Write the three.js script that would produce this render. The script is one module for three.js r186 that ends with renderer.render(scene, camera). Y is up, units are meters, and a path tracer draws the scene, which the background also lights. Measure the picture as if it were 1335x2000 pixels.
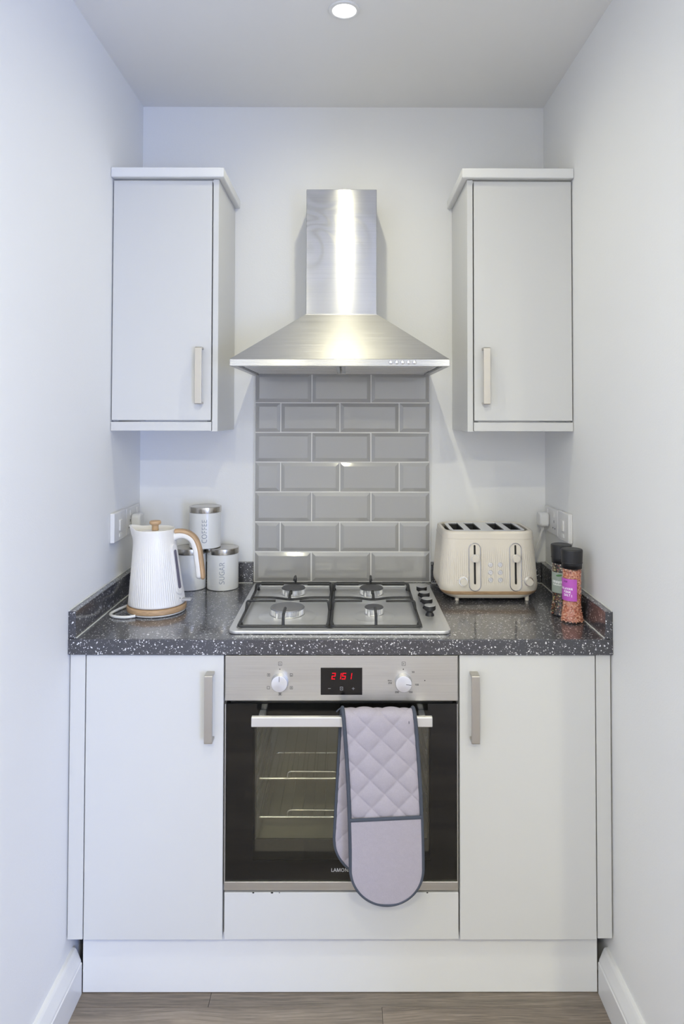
import * as THREE from 'three';
import { RoundedBoxGeometry } from 'three/addons/geometries/RoundedBoxGeometry.js';
import { mergeGeometries } from 'three/addons/utils/BufferGeometryUtils.js';
import { FontLoader } from 'three/addons/loaders/FontLoader.js';
import { TextGeometry } from 'three/addons/geometries/TextGeometry.js';
import { RectAreaLightUniformsLib } from 'three/addons/lights/RectAreaLightUniformsLib.js';

// ---------------------------------------------------------------- camera, sky, lights, exposure
const scene = new THREE.Scene();
const F = 1350.8;                                   // focal length in pixels of the 1335 x 2000 frame
const camera = new THREE.PerspectiveCamera(2 * Math.atan(1000 / F) * 180 / Math.PI, 1335 / 2000, 0.05, 60);
camera.position.set(0.0142, 1.5057, 2.3875);
camera.rotation.set(0.0245, -0.0032, 0.0018, 'YXZ');
camera.setViewOffset(1335, 2000, -15.35, 224.4, 1335, 2000);   // shifted lens, upright verticals
scene.background = new THREE.Color().setRGB(1.5, 1.9, 2.6);    // plain bluish daylight outside the window
RectAreaLightUniformsLib.init();
const WIN = { x0: 1.45, x1: 2.75, y0: 0.3, y1: 1.6, z: 4.6 };   // the window in the far wall, behind and right of the camera
const day = new THREE.RectAreaLight(new THREE.Color().setRGB(0.345, 0.51, 1.08), 20, WIN.x1 - WIN.x0, WIN.y1 - WIN.y0);
day.position.set((WIN.x0 + WIN.x1) / 2, (WIN.y0 + WIN.y1) / 2, WIN.z - 0.01);
day.lookAt(day.position.x, day.position.y, 0);
day.name = 'window_daylight';
scene.add(day);
const DOWNLIGHTS = [[0.0034, 0.583, 1.4, 1.0], [0.0, 2.0, 3.5, 0.6], [-0.42, 3.4, 10, 0.6], [0.8, 3.4, 10, 0.6], [1.9, 3.2, 7, 0.6]];   // x, z, candela and beam softness of the ceiling spots
const renderer = new THREE.WebGLRenderer({ antialias: true });
renderer.toneMapping = THREE.LinearToneMapping;
renderer.toneMappingExposure = 0.95;
renderer.shadowMap.enabled = true;

// ---------------------------------------------------------------- helpers
let seed = 7;
const rnd = () => { seed = (seed * 1664525 + 1013904223) >>> 0; return seed / 4294967296; };
const rr = (a, b) => a + (b - a) * rnd();
const V = (x, y, z) => new THREE.Vector3(x, y, z);
const lin = (r, g, b) => new THREE.Color().setRGB(r, g, b);
const taken = {};
const numbered = (n) => { taken[n] = (taken[n] ?? -1) + 1; return taken[n] ? n + '_' + String(taken[n]).padStart(3, '0') : n; };
function thing(name, label, category, [x, y, z] = [0, 0, 0], group) {
  const o = new THREE.Group(); o.name = numbered(name); o.position.set(x, y, z); scene.add(o);
  o.userData = { label, category }; if (group) o.userData.group = group;
  return o;
}
// a part whose geometry is given in room coordinates; it is moved into its thing's own frame
function part(parent, name, geo, mat, label) {
  const o = new THREE.Mesh(geo, mat); o.name = name;
  let p = parent; const off = V(0, 0, 0);
  while (p && p !== scene) { off.add(p.position); p = p.parent; }
  geo.translate(-off.x, -off.y, -off.z);
  o.castShadow = o.receiveShadow = true; parent.add(o);
  if (label) o.userData.label = label;
  return o;
}
function single(name, geo, mat, label, category, group) {
  const o = new THREE.Mesh(geo, mat); o.name = numbered(name); o.castShadow = o.receiveShadow = true; scene.add(o);
  o.userData = { label, category }; if (group) o.userData.group = group;
  return o;
}
function struct(name, geo, mat, parent = scene) {
  const o = new THREE.Mesh(geo, mat); o.name = name; o.castShadow = o.receiveShadow = true; parent.add(o);
  if (parent === scene) o.userData.kind = 'structure';
  return o;
}
// planar uv in metres by the way each face points
function boxUV(g, ox = 0, oy = 0) {
  if (g.index) g = g.toNonIndexed();
  const p = g.attributes.position, uv = new Float32Array(p.count * 2), a = V(0, 0, 0), b = V(0, 0, 0), c = V(0, 0, 0), n = V(0, 0, 0);
  for (let i = 0; i < p.count; i += 3) {
    a.fromBufferAttribute(p, i); b.fromBufferAttribute(p, i + 1); c.fromBufferAttribute(p, i + 2);
    n.copy(b).sub(a).cross(c.clone().sub(a)); const ax = Math.abs(n.x), ay = Math.abs(n.y), az = Math.abs(n.z);
    [a, b, c].forEach((q, k) => {
      const [u, v] = az >= ax && az >= ay ? [q.x, q.y] : ay >= ax ? [q.x, q.z] : [q.z, q.y];
      uv[(i + k) * 2] = u + ox; uv[(i + k) * 2 + 1] = v + oy;
    });
  }
  g.setAttribute('uv', new THREE.BufferAttribute(uv, 2)); return g;
}
const B = (x0, x1, y0, y1, z0, z1, r = 0.0012, seg = 2) => {
  const w = x1 - x0, h = y1 - y0, d = z1 - z0; r = Math.min(r, w / 2.2, h / 2.2, d / 2.2);
  const g = r > 0 ? new RoundedBoxGeometry(w, h, d, seg, r) : new THREE.BoxGeometry(w, h, d);
  g.translate((x0 + x1) / 2, (y0 + y1) / 2, (z0 + z1) / 2); return boxUV(g);
};
const tube = (pts, r, seg = 40, rad = 8, curved = true) => {
  const c = curved ? new THREE.CatmullRomCurve3(pts) : (() => { const q = new THREE.CurvePath(); for (let i = 0; i + 1 < pts.length; i++) q.add(new THREE.LineCurve3(pts[i], pts[i + 1])); return q; })();
  return new THREE.TubeGeometry(c, seg, r, rad, false);
};
// straight rods joined with small round corners, capped at the ends
function rod(pts, r, rad = 8, round = 0.006) {
  const path = new THREE.CurvePath(); let last = pts[0];
  for (let i = 1; i < pts.length; i++) {
    if (i < pts.length - 1) {
      const a = pts[i].clone().add(pts[i - 1].clone().sub(pts[i]).setLength(Math.min(round, pts[i].distanceTo(pts[i - 1]) / 2.1)));
      const b = pts[i].clone().add(pts[i + 1].clone().sub(pts[i]).setLength(Math.min(round, pts[i].distanceTo(pts[i + 1]) / 2.1)));
      path.add(new THREE.LineCurve3(last, a)); path.add(new THREE.QuadraticBezierCurve3(a, pts[i].clone(), b)); last = b;
    } else path.add(new THREE.LineCurve3(last, pts[i]));
  }
  const P = []; path.curves.forEach((c, k) => { const n = c.isLineCurve3 ? 1 : 5; for (let j = k ? 1 : 0; j <= n; j++) P.push(c.getPoint(j / n)); });
  return sweep(P, r, rad);
}
function sweep(P, r, rad = 8) {
  const rings = []; let up = null;
  for (let i = 0; i < P.length; i++) {
    const t = (P[Math.min(i + 1, P.length - 1)].clone().sub(P[Math.max(i - 1, 0)])).normalize();
    if (!up) { up = Math.abs(t.y) > 0.9 ? V(1, 0, 0) : V(0, 1, 0); }
    const s = V(0, 0, 0).crossVectors(t, up).normalize(); up = V(0, 0, 0).crossVectors(s, t).normalize();
    const ring = []; for (let k = 0; k < rad; k++) { const a = k / rad * Math.PI * 2; ring.push(P[i].clone().addScaledVector(s, Math.cos(a) * r).addScaledVector(up, Math.sin(a) * r)); }
    rings.push(ring);
  }
  return loft(rings, true, true);
}
// closed rings of equal count joined into a skin
function loft(rings, cap0 = false, cap1 = false) {
  const N = rings[0].length, pos = [], uv = [], idx = [];
  let run = 0;
  rings.forEach((r, i) => {
    if (i) run += r[0].distanceTo(rings[i - 1][0]);
    let w = 0;
    for (let k = 0; k <= N; k++) { const p = r[k % N]; if (k) w += p.distanceTo(r[k - 1]); pos.push(p.x, p.y, p.z); uv.push(w, run); }
  });
  const M = N + 1;
  for (let i = 0; i + 1 < rings.length; i++) for (let k = 0; k < N; k++) { const a = i * M + k, b = a + 1, c = a + M, d = c + 1; idx.push(a, b, c, b, d, c); }
  const cap = (r, flip) => {
    const o = pos.length / 3, m = V(0, 0, 0); r.forEach((p) => m.add(p)); m.multiplyScalar(1 / N);
    pos.push(m.x, m.y, m.z); uv.push(0, 0); r.forEach((p) => { pos.push(p.x, p.y, p.z); uv.push(p.x, p.z); });
    for (let k = 0; k < N; k++) { const a = o + 1 + k, b = o + 1 + (k + 1) % N; flip ? idx.push(o, b, a) : idx.push(o, a, b); }
  };
  if (cap0) cap(rings[0], true); if (cap1) cap(rings[rings.length - 1], false);
  const g = new THREE.BufferGeometry();
  g.setAttribute('position', new THREE.Float32BufferAttribute(pos, 3)); g.setAttribute('uv', new THREE.Float32BufferAttribute(uv, 2)); g.setIndex(idx);
  g.computeVertexNormals();
  const n = g.attributes.normal;   // the seam column repeats its first normal
  for (let i = 0; i < rings.length; i++) { const a = i * M, b = a + N, s = V(n.getX(a) + n.getX(b), n.getY(a) + n.getY(b), n.getZ(a) + n.getZ(b)).normalize(); n.setXYZ(a, s.x, s.y, s.z); n.setXYZ(b, s.x, s.y, s.z); }
  return g;
}
const lathe = (pts, x, y, z, seg = 48) => new THREE.LatheGeometry(pts.map(([r, h]) => new THREE.Vector2(r, h)), seg).translate(x, y, z);
const cylZ = (r, x, y, z0, z1, seg = 32, r1 = r) => new THREE.CylinderGeometry(r1, r, z1 - z0, seg).rotateX(Math.PI / 2).translate(x, y, (z0 + z1) / 2);
const merge = (list) => { const n = list.map((g) => { g = g.index ? g.toNonIndexed() : g; for (const k of Object.keys(g.attributes)) if (!['position', 'normal', 'uv'].includes(k)) g.deleteAttribute(k); return g; }); return mergeGeometries(n); };
// rounded rectangle outline with a fixed number of evenly spaced points: [x, z, nx, nz]
function rrect(a, b, r, N) {
  const segs = [[0, 2 * (b - r)], [1, Math.PI * r / 2], [2, 2 * (a - r)], [3, Math.PI * r / 2], [4, 2 * (b - r)], [5, Math.PI * r / 2], [6, 2 * (a - r)], [7, Math.PI * r / 2]];
  const L = segs.reduce((s, q) => s + q[1], 0), out = [];
  for (let i = 0; i < N; i++) {
    let s = i / N * L, k = 0; while (k < 7 && s > segs[k][1]) { s -= segs[k][1]; k++; }
    const t = s; let x, z, nx, nz;
    const arc = (cx, cz, a0) => { const q = a0 + t / r; nx = Math.cos(q); nz = Math.sin(q); x = cx + r * nx; z = cz + r * nz; };
    if (k === 0) { x = a; z = -(b - r) + t; nx = 1; nz = 0; } else if (k === 1) arc(a - r, b - r, 0);
    else if (k === 2) { x = (a - r) - t; z = b; nx = 0; nz = 1; } else if (k === 3) arc(-(a - r), b - r, Math.PI / 2);
    else if (k === 4) { x = -a; z = (b - r) - t; nx = -1; nz = 0; } else if (k === 5) arc(-(a - r), -(b - r), Math.PI);
    else if (k === 6) { x = -(a - r) + t; z = -b; nx = 0; nz = -1; } else arc(a - r, -(b - r), Math.PI * 1.5);
    out.push([x, z, nx, nz]);
  }
  return out;
}
function rrShape(x0, x1, y0, y1, r) {
  const s = new THREE.Shape(); s.moveTo(x0 + r, y0); s.lineTo(x1 - r, y0); s.absarc(x1 - r, y0 + r, r, -Math.PI / 2, 0); s.lineTo(x1, y1 - r); s.absarc(x1 - r, y1 - r, r, 0, Math.PI / 2);
  s.lineTo(x0 + r, y1); s.absarc(x0 + r, y1 - r, r, Math.PI / 2, Math.PI); s.lineTo(x0, y0 + r); s.absarc(x0 + r, y0 + r, r, Math.PI, Math.PI * 1.5); return s;
}
// shape in x,y pushed along +z from z0
const ext = (shape, z0, depth, bevel = 0, curve = 12) => new THREE.ExtrudeGeometry(shape, { depth: depth - 2 * bevel, bevelEnabled: bevel > 0, bevelThickness: bevel, bevelSize: bevel, bevelOffset: -bevel, bevelSegments: 2, curveSegments: curve }).translate(0, 0, z0 + bevel);
// shape drawn in x,z pushed up along +y from y0
const extUp = (shape, y0, h, bevel = 0, curve = 12) => { const g = new THREE.ExtrudeGeometry(shape, { depth: h - 2 * bevel, bevelEnabled: bevel > 0, bevelThickness: bevel, bevelSize: bevel, bevelOffset: -bevel, bevelSegments: 2, curveSegments: curve }); g.rotateX(Math.PI / 2); g.translate(0, y0 + h - bevel, 0); return g; };

// ---------------------------------------------------------------- textures and materials
const hash2 = (x, y) => { let h = (x * 374761393 + y * 668265263) | 0; h = Math.imul(h ^ (h >>> 13), 1274126177); return ((h ^ (h >>> 16)) >>> 0) / 4294967296; };
function noise(x, y, px = 0, py = 0) {   // value noise, tiling with period px, py when given
  const xi = Math.floor(x), yi = Math.floor(y), fx = x - xi, fy = y - yi, sx = fx * fx * (3 - 2 * fx), sy = fy * fy * (3 - 2 * fy);
  const m = (v, p) => p ? ((v % p) + p) % p : v, a = m(xi, px), b = m(xi + 1, px), c = m(yi, py), d = m(yi + 1, py);
  return (hash2(a, c) * (1 - sx) + hash2(b, c) * sx) * (1 - sy) + (hash2(a, d) * (1 - sx) + hash2(b, d) * sx) * sy;
}
function tex(w, h, f, srgb, metresX, metresY = metresX) {
  const d = new Uint8Array(w * h * 4);
  for (let y = 0; y < h; y++) for (let x = 0; x < w; x++) { const c = f(x, y), i = (y * w + x) * 4; d[i] = c[0]; d[i + 1] = c[1]; d[i + 2] = c[2]; d[i + 3] = 255; }
  const t = new THREE.DataTexture(d, w, h); t.wrapS = t.wrapT = THREE.RepeatWrapping; t.magFilter = THREE.LinearFilter; t.minFilter = THREE.LinearMipmapLinearFilter; t.generateMipmaps = true;
  if (srgb) t.colorSpace = THREE.SRGBColorSpace; t.repeat.set(1 / metresX, 1 / metresY); t.needsUpdate = true; return t;
}
const cl = (v) => Math.max(0, Math.min(255, v | 0));
const Std = (o) => new THREE.MeshStandardMaterial(o), Phy = (o) => new THREE.MeshPhysicalMaterial(o);

const rollerBump = tex(256, 256, (x, y) => { const v = 90 * noise(x / 2, y / 2, 128, 128) + 165 * noise(x / 6, y / 6, 43, 43); return [v, v, v]; }, false, 0.12);
const paint = Std({ color: lin(0.87, 0.87, 0.865), roughness: 0.62, bumpMap: rollerBump, bumpScale: 0.00012 });
const ceilingPaint = Std({ color: lin(0.87, 0.865, 0.855), roughness: 0.8 });
const gloss = Std({ color: lin(0.82, 0.82, 0.81), roughness: 0.35 });
const skirtPaint = Std({ color: lin(0.80, 0.80, 0.80), roughness: 0.3 });
const carcass = Std({ color: lin(0.70, 0.70, 0.69), roughness: 0.5 });
const foil = Phy({ color: lin(0.665, 0.665, 0.655), roughness: 0.42, clearcoat: 0.25, clearcoatRoughness: 0.22 });   // vinyl-wrapped doors
const sealant = Std({ color: lin(0.72, 0.72, 0.70), roughness: 0.45 });

// laminate worktop: dark grey with white flecks of many sizes
const W = 2048, fleck = new Uint8Array(W * W);
{
  const put = (cx, cy, r, el, an, v) => {
    const R = Math.ceil(r * el) + 1, ca = Math.cos(an), sa = Math.sin(an);
    for (let y = -R; y <= R; y++) for (let x = -R; x <= R; x++) {
      const u = (x * ca + y * sa) / (r * el), w = (-x * sa + y * ca) / r, q = u * u + w * w + 0.5 * (hash2(cx + x >> 1, cy + y >> 1) - 0.5);
      if (q < 1) { const i = ((cy + y + W) % W) * W + (cx + x + W) % W; if (v > fleck[i]) fleck[i] = v; }
    }
  };
  for (let i = 0; i < 16000; i++) put(rnd() * W | 0, rnd() * W | 0, rr(1.0, 1.8), rr(1, 1.6), rr(0, 3), rr(40, 140));
  for (let i = 0; i < 6500; i++) put(rnd() * W | 0, rnd() * W | 0, rr(1.5, 2.8), rr(1, 1.8), rr(0, 3), rr(120, 240));
  for (let i = 0; i < 3000; i++) put(rnd() * W | 0, rnd() * W | 0, rr(2.6, 4.6), rr(1, 1.8), rr(0, 3), rr(190, 255));
}
const worktopMap = tex(W, W, (x, y) => { const f = fleck[y * W + x], n = 10 * (noise(x / 3, y / 3) - 0.5); const k = f / 255; return [cl(58 + n + k * 185), cl(58 + n + k * 185), cl(64 + n + k * 180)]; }, true, 0.8);
const laminate = Phy({ map: worktopMap, roughness: 0.32, clearcoat: 1, clearcoatRoughness: 0.09 });

// brushed stainless steel, brushed along u
const brushR = tex(128, 1024, (x, y) => { const v = 120 + 50 * hash2(3, y) + 40 * noise(x / 40, y / 2, 0, 512); return [v, cl(v), v]; }, false, 0.3, 0.3);
const brushC = tex(128, 1024, (x, y) => { const v = 226 + 14 * hash2(5, y) + 14 * noise(x / 30, y / 1.5, 0, 0); return [cl(v), cl(v), cl(v)]; }, true, 0.3, 0.3);
const steel = (o = {}) => Phy({ color: lin(0.575, 0.57, 0.56), metalness: 1, roughness: 0.5, roughnessMap: brushR, map: brushC, anisotropy: 0.9, anisotropyRotation: Math.PI / 2, ...o });
const wipe = (x, y) => {   // hand-wiped smears: soft curved strokes in a few patches
  const u = x / 512, v = y / 1024, w = noise(u * 2.5 + 5, v * 4 + 2), q = noise(u * 3 + w * 2.5 + 11, v * 5 + w * 3), s = Math.pow(0.5 + 0.5 * Math.sin((q * 3.4 + u * 2) * 6), 2);
  return Math.pow(Math.max(0, noise(u * 2.6 + 20, v * 3.4 + 7) * 1.9 - 0.75), 1.0) * s;
};
const smear = tex(512, 1024, (x, y) => { const g = cl(105 + 26 * hash2(9, y) + 75 * wipe(x, y)); return [g, g, g]; }, false, 0.46, 0.82);
const smearC = tex(512, 1024, (x, y) => { const g = cl(238 + 8 * hash2(4, y) - 34 * wipe(x, y)); return [g, g, g]; }, true, 0.46, 0.82);
const steelM = steel(), rimSteel = steel({ roughness: 0.42, anisotropy: 0.92 }), hoodSteel = steel({ roughness: 0.68, anisotropy: 0.85 }), chimneySteel = steel({ roughnessMap: smear, map: smearC, roughness: 0.31, anisotropy: 0.96 });
const hobSteel = Phy({ color: lin(0.78, 0.78, 0.775), metalness: 0.8, roughness: 0.4 });
const nickel = Phy({ color: lin(0.52, 0.49, 0.44), metalness: 1, roughness: 0.36 });
const chrome = Std({ color: lin(0.86, 0.86, 0.86), metalness: 1, roughness: 0.12 });
const aluminium = Std({ color: lin(0.78, 0.78, 0.78), metalness: 1, roughness: 0.35 });
const blackPlastic = Std({ color: lin(0.018, 0.018, 0.02), roughness: 0.45 });
const blackGloss = Phy({ color: lin(0.006, 0.006, 0.007), roughness: 0.15 });
const enamel = Std({ color: lin(0.03, 0.03, 0.03), roughness: 0.4 });
const capEnamel = Std({ color: lin(0.10, 0.10, 0.105), roughness: 0.5 });
const capWorn = Std({ color: lin(0.32, 0.32, 0.33), roughness: 0.45, metalness: 0.6 });
const mattBlack = Std({ color: lin(0.01, 0.01, 0.01), roughness: 0.8 });
const whitePlastic = Phy({ color: lin(0.80, 0.80, 0.79), roughness: 0.25 });
const socketPlastic = Std({ color: lin(0.76, 0.75, 0.74), roughness: 0.3 });
const cream = Phy({ color: lin(0.78, 0.72, 0.62), roughness: 0.32, clearcoat: 0.3, clearcoatRoughness: 0.15 });
const kettleWhite = Phy({ color: lin(0.84, 0.82, 0.79), roughness: 0.36, clearcoat: 0.25, clearcoatRoughness: 0.2 });
const tinWhite = Phy({ color: lin(0.84, 0.84, 0.82), roughness: 0.3, clearcoat: 0.2 });
const printGrey = Std({ color: lin(0.33, 0.36, 0.42), roughness: 0.5 });
const printBlack = Std({ color: lin(0.03, 0.03, 0.03), roughness: 0.5 });
const woodPale = tex(256, 256, (x, y) => { const r = noise(x / 60, y / 3, 0, 85) * 0.6 + noise(x / 30, y / 1.2) * 0.4, k = 0.82 + 0.3 * r; return [cl(198 * k), cl(165 * k), cl(128 * k)]; }, true, 0.08);
const beech = Std({ map: woodPale, roughness: 0.5 });
const floorMap = tex(1024, 512, (x, y) => {
  const w = y + 14 * noise(x / 128, y / 64, 8, 8), g = noise(x / 64, w / 4, 16, 0) * 0.35 + noise(x / 32, w / 1.5, 32, 0) * 0.35 + noise(x / 256, y / 32, 4, 16) * 0.45 + 0.12 * noise(x / 8, y / 1, 128, 0);
  const k = 0.60 + 0.52 * g; return [cl(152 * k), cl(140 * k), cl(128 * k)];
}, true, 1.3, 0.5);
const floorTones = [[1, 1, 1], [0.86, 0.85, 0.84], [1.12, 1.1, 1.07], [0.94, 0.93, 0.93]].map((c) => Std({ map: floorMap, color: lin(...c), roughness: 0.42 }));
const tileGlaze = [0.395, 0.41, 0.402].map((v) => Phy({ color: lin(v, v * 0.985, v * 0.955), roughness: 0.3, clearcoat: 0.9, clearcoatRoughness: 0.06 }));
const grout = Std({ color: lin(0.82, 0.81, 0.77), roughness: 0.8 });
const clearGlass = Phy({ color: 0xffffff, roughness: 0.02, transmission: 1, thickness: 0, ior: 1.5 });
const ovenGlass = Phy({ color: lin(0.55, 0.55, 0.52), roughness: 0.02, transmission: 1, thickness: 0, ior: 1.5 });
const lowEGlass = Phy({ color: lin(0.95, 0.95, 0.92), roughness: 0.03, transmission: 1, thickness: 0, ior: 1.7 });

// ---------------------------------------------------------------- the room
const XL = -0.699, XR = 0.695, H = 2.5752, YC = 0.930, RX = 3.3, ZF = WIN.z, ZR = 2.15;
struct('wall_back', B(XL - 0.12, XR + 0.12, -0.1, H + 0.1, -0.12, 0, 0), paint);
struct('wall_left', B(XL - 0.12, XL, -0.1, H + 0.1, 0, ZF, 0), paint);
struct('wall_right', B(XR, XR + 0.12, -0.1, H + 0.1, 0, ZR, 0), paint);
struct('wall_return', B(XR + 0.12, RX, -0.1, H + 0.1, ZR - 0.12, ZR, 0), paint);
struct('wall_far_right', B(RX, RX + 0.12, -0.1, H + 0.1, ZR - 0.12, ZF, 0), paint);
struct('wall_front', merge([B(XL - 0.12, WIN.x0, -0.1, H + 0.1, ZF, ZF + 0.15, 0), B(WIN.x1, RX + 0.12, -0.1, H + 0.1, ZF, ZF + 0.15, 0), B(WIN.x0, WIN.x1, -0.1, WIN.y0, ZF, ZF + 0.15, 0), B(WIN.x0, WIN.x1, WIN.y1, H + 0.1, ZF, ZF + 0.15, 0)]), paint);
struct('ceiling', B(XL - 0.12, RX + 0.12, H, H + 0.1, -0.12, ZF + 0.15, 0), ceilingPaint);
{ const w = new THREE.Group(); w.name = 'window_1'; w.userData.kind = 'structure'; scene.add(w);
  const { x0, x1, y0, y1 } = WIN, z = ZF + 0.06, xm = (x0 + x1) / 2;
  struct('window_frame', merge([B(x0, x0 + 0.05, y0, y1, z, z + 0.06), B(x1 - 0.05, x1, y0, y1, z, z + 0.06), B(x0 + 0.05, x1 - 0.05, y0, y0 + 0.05, z, z + 0.06), B(x0 + 0.05, x1 - 0.05, y1 - 0.05, y1, z, z + 0.06), B(xm - 0.03, xm + 0.03, y0 + 0.05, y1 - 0.05, z, z + 0.06)]), gloss, w);
  for (const [a, b] of [[x0 + 0.05, xm - 0.03], [xm + 0.03, x1 - 0.05]]) struct('pane', B(a, b, y0 + 0.05, y1 - 0.05, z + 0.028, z + 0.03, 0), clearGlass, w);
}
// floor: base and laid planks
const floor = struct('floor', B(XL - 0.12, RX + 0.12, -0.1, -0.0095, -0.12, ZF + 0.15, 0), mattBlack);
{ const Wd = 0.19, L = 1.285, first = 0.593 - 4 * Wd;
  const variants = []; for (let k = 0; k < 5; k++) { const g = boxUV(new RoundedBoxGeometry(L - 0.0008, 0.0092, Wd - 0.0008, 1, 0.0007), k * 0.37, k * 0.19); variants.push(g); }
  let n = 0;
  for (let r = 2; first + r * Wd < ZF; r++) {
    const z0 = first + r * Wd; if (z0 + Wd > ZF + 0.1) break;
    let start = r === 3 ? -0.337 - L : XL - 0.05 - [0.42, 0.9, 0.15, 0.65][r % 4] * L * 0.8;
    const limit = z0 < ZR - 0.1 ? XR + 0.05 : RX + 0.05;
    for (let x = start; x < limit; x += L, n++) {
      if (x + L < XL) continue;
      const m = new THREE.Mesh(variants[n % 5], floorTones[(n * 7 + r) % 4]); m.name = 'plank'; m.position.set(x + L / 2, -0.0047, z0 + Wd / 2); m.castShadow = m.receiveShadow = true; floor.add(m);
    }
  }
}
function skirting(name, side, x, z0, z1) {
  const s = new THREE.Shape(); const P = [[0, 0], [0.026, 0], [0.026, 0.078], [0.0235, 0.081], [0.0235, 0.084], [0.0225, 0.087], [0.012, 0.112], [0.008, 0.117], [0, 0.118]];
  P.forEach(([a, b], i) => i ? s.lineTo(a, b) : s.moveTo(a, b));
  const g = new THREE.ExtrudeGeometry(s, { depth: z1 - z0, bevelEnabled: false });
  if (side > 0) g.scale(-1, 1, 1); g.translate(x, 0, z0);
  if (side > 0) { const p = g.attributes.position, u = g.toNonIndexed(); const q = u.attributes.position, n = u.attributes.normal; for (let i = 0; i < q.count; i += 3) { const a = [q.getX(i), q.getY(i), q.getZ(i)], b = [q.getX(i + 1), q.getY(i + 1), q.getZ(i + 1)]; q.setXYZ(i, ...b); q.setXYZ(i + 1, ...a); } u.computeVertexNormals(); return struct(name, u, skirtPaint); }
  return struct(name, g, skirtPaint);
}
skirting('baseboard_left', -1, XL, 0.552, ZF);
skirting('baseboard_right', 1, XR, 0.552, ZR);

// ---------------------------------------------------------------- ceiling downlights
DOWNLIGHTS.forEach(([x, z, cd, soft], i) => {
  const label = ['round white recessed ceiling downlight above the extractor hood', 'round recessed ceiling downlight in front of the kitchen units', 'round recessed ceiling downlight behind the camera, near the left wall', 'round recessed ceiling downlight behind the camera, right of its neighbour', 'round recessed ceiling downlight near the far window'][i];
  const t = thing('ceiling_downlight', label, 'downlight', [x, H, z], 'recessed downlights');
  part(t, 'bezel', lathe([[0.042, 0], [0.042, -0.003], [0.0405, -0.0045], [0.033, -0.0045], [0.031, -0.003], [0.031, 0.0]], x, H, z), gloss);
  part(t, 'lens', lathe([[0, -0.0035], [0.029, -0.0035], [0.0315, -0.0018]], x, H, z), Std({ color: 0xffffff, roughness: 0.4, emissive: lin(1, 0.99, 0.97), emissiveIntensity: 7 }));
  const s = new THREE.SpotLight(lin(1, 0.95, 0.68), cd, 0, 1.54, soft, 2); s.name = 'downlight_beam';
  s.position.set(x, H - 0.006, z); s.target.position.set(x, 0, z); s.target.updateMatrixWorld();
  s.castShadow = true; s.shadow.radius = 0.7; s.shadow.mapSize.set(2048, 2048); scene.add(s);
});

// ---------------------------------------------------------------- wall cabinets
// bow handle: flat strap standing off the door on two bent ends
function strapHandle(parent, x, y0, y1, zDoor, w = 0.0205, out = 0.03) {
  const s = new THREE.Shape(), t = 0.006;   // drawn in (z, y)
  s.moveTo(0, y0); s.lineTo(out - 0.003, y0); s.quadraticCurveTo(out, y0, out, y0 + 0.003); s.lineTo(out, y1 - 0.004); s.quadraticCurveTo(out, y1, out - 0.004, y1); s.lineTo(0, y1);
  s.lineTo(0, y1 - t); s.lineTo(out - t - 0.002, y1 - t); s.lineTo(out - t, y1 - t - 0.002); s.lineTo(out - t, y0 + t + 0.002); s.lineTo(out - t - 0.002, y0 + t); s.lineTo(0, y0 + t);
  const g = new THREE.ExtrudeGeometry(s, { depth: w - 0.0012, bevelEnabled: true, bevelThickness: 0.0006, bevelSize: 0.0006, bevelOffset: -0.0006, bevelSegments: 2, curveSegments: 6 });
  g.rotateY(-Math.PI / 2); g.translate(x + w / 2 - 0.0006, 0, zDoor);
  return part(parent, 'handle', g, nickel, 'brushed nickel bow handle');
}
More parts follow.
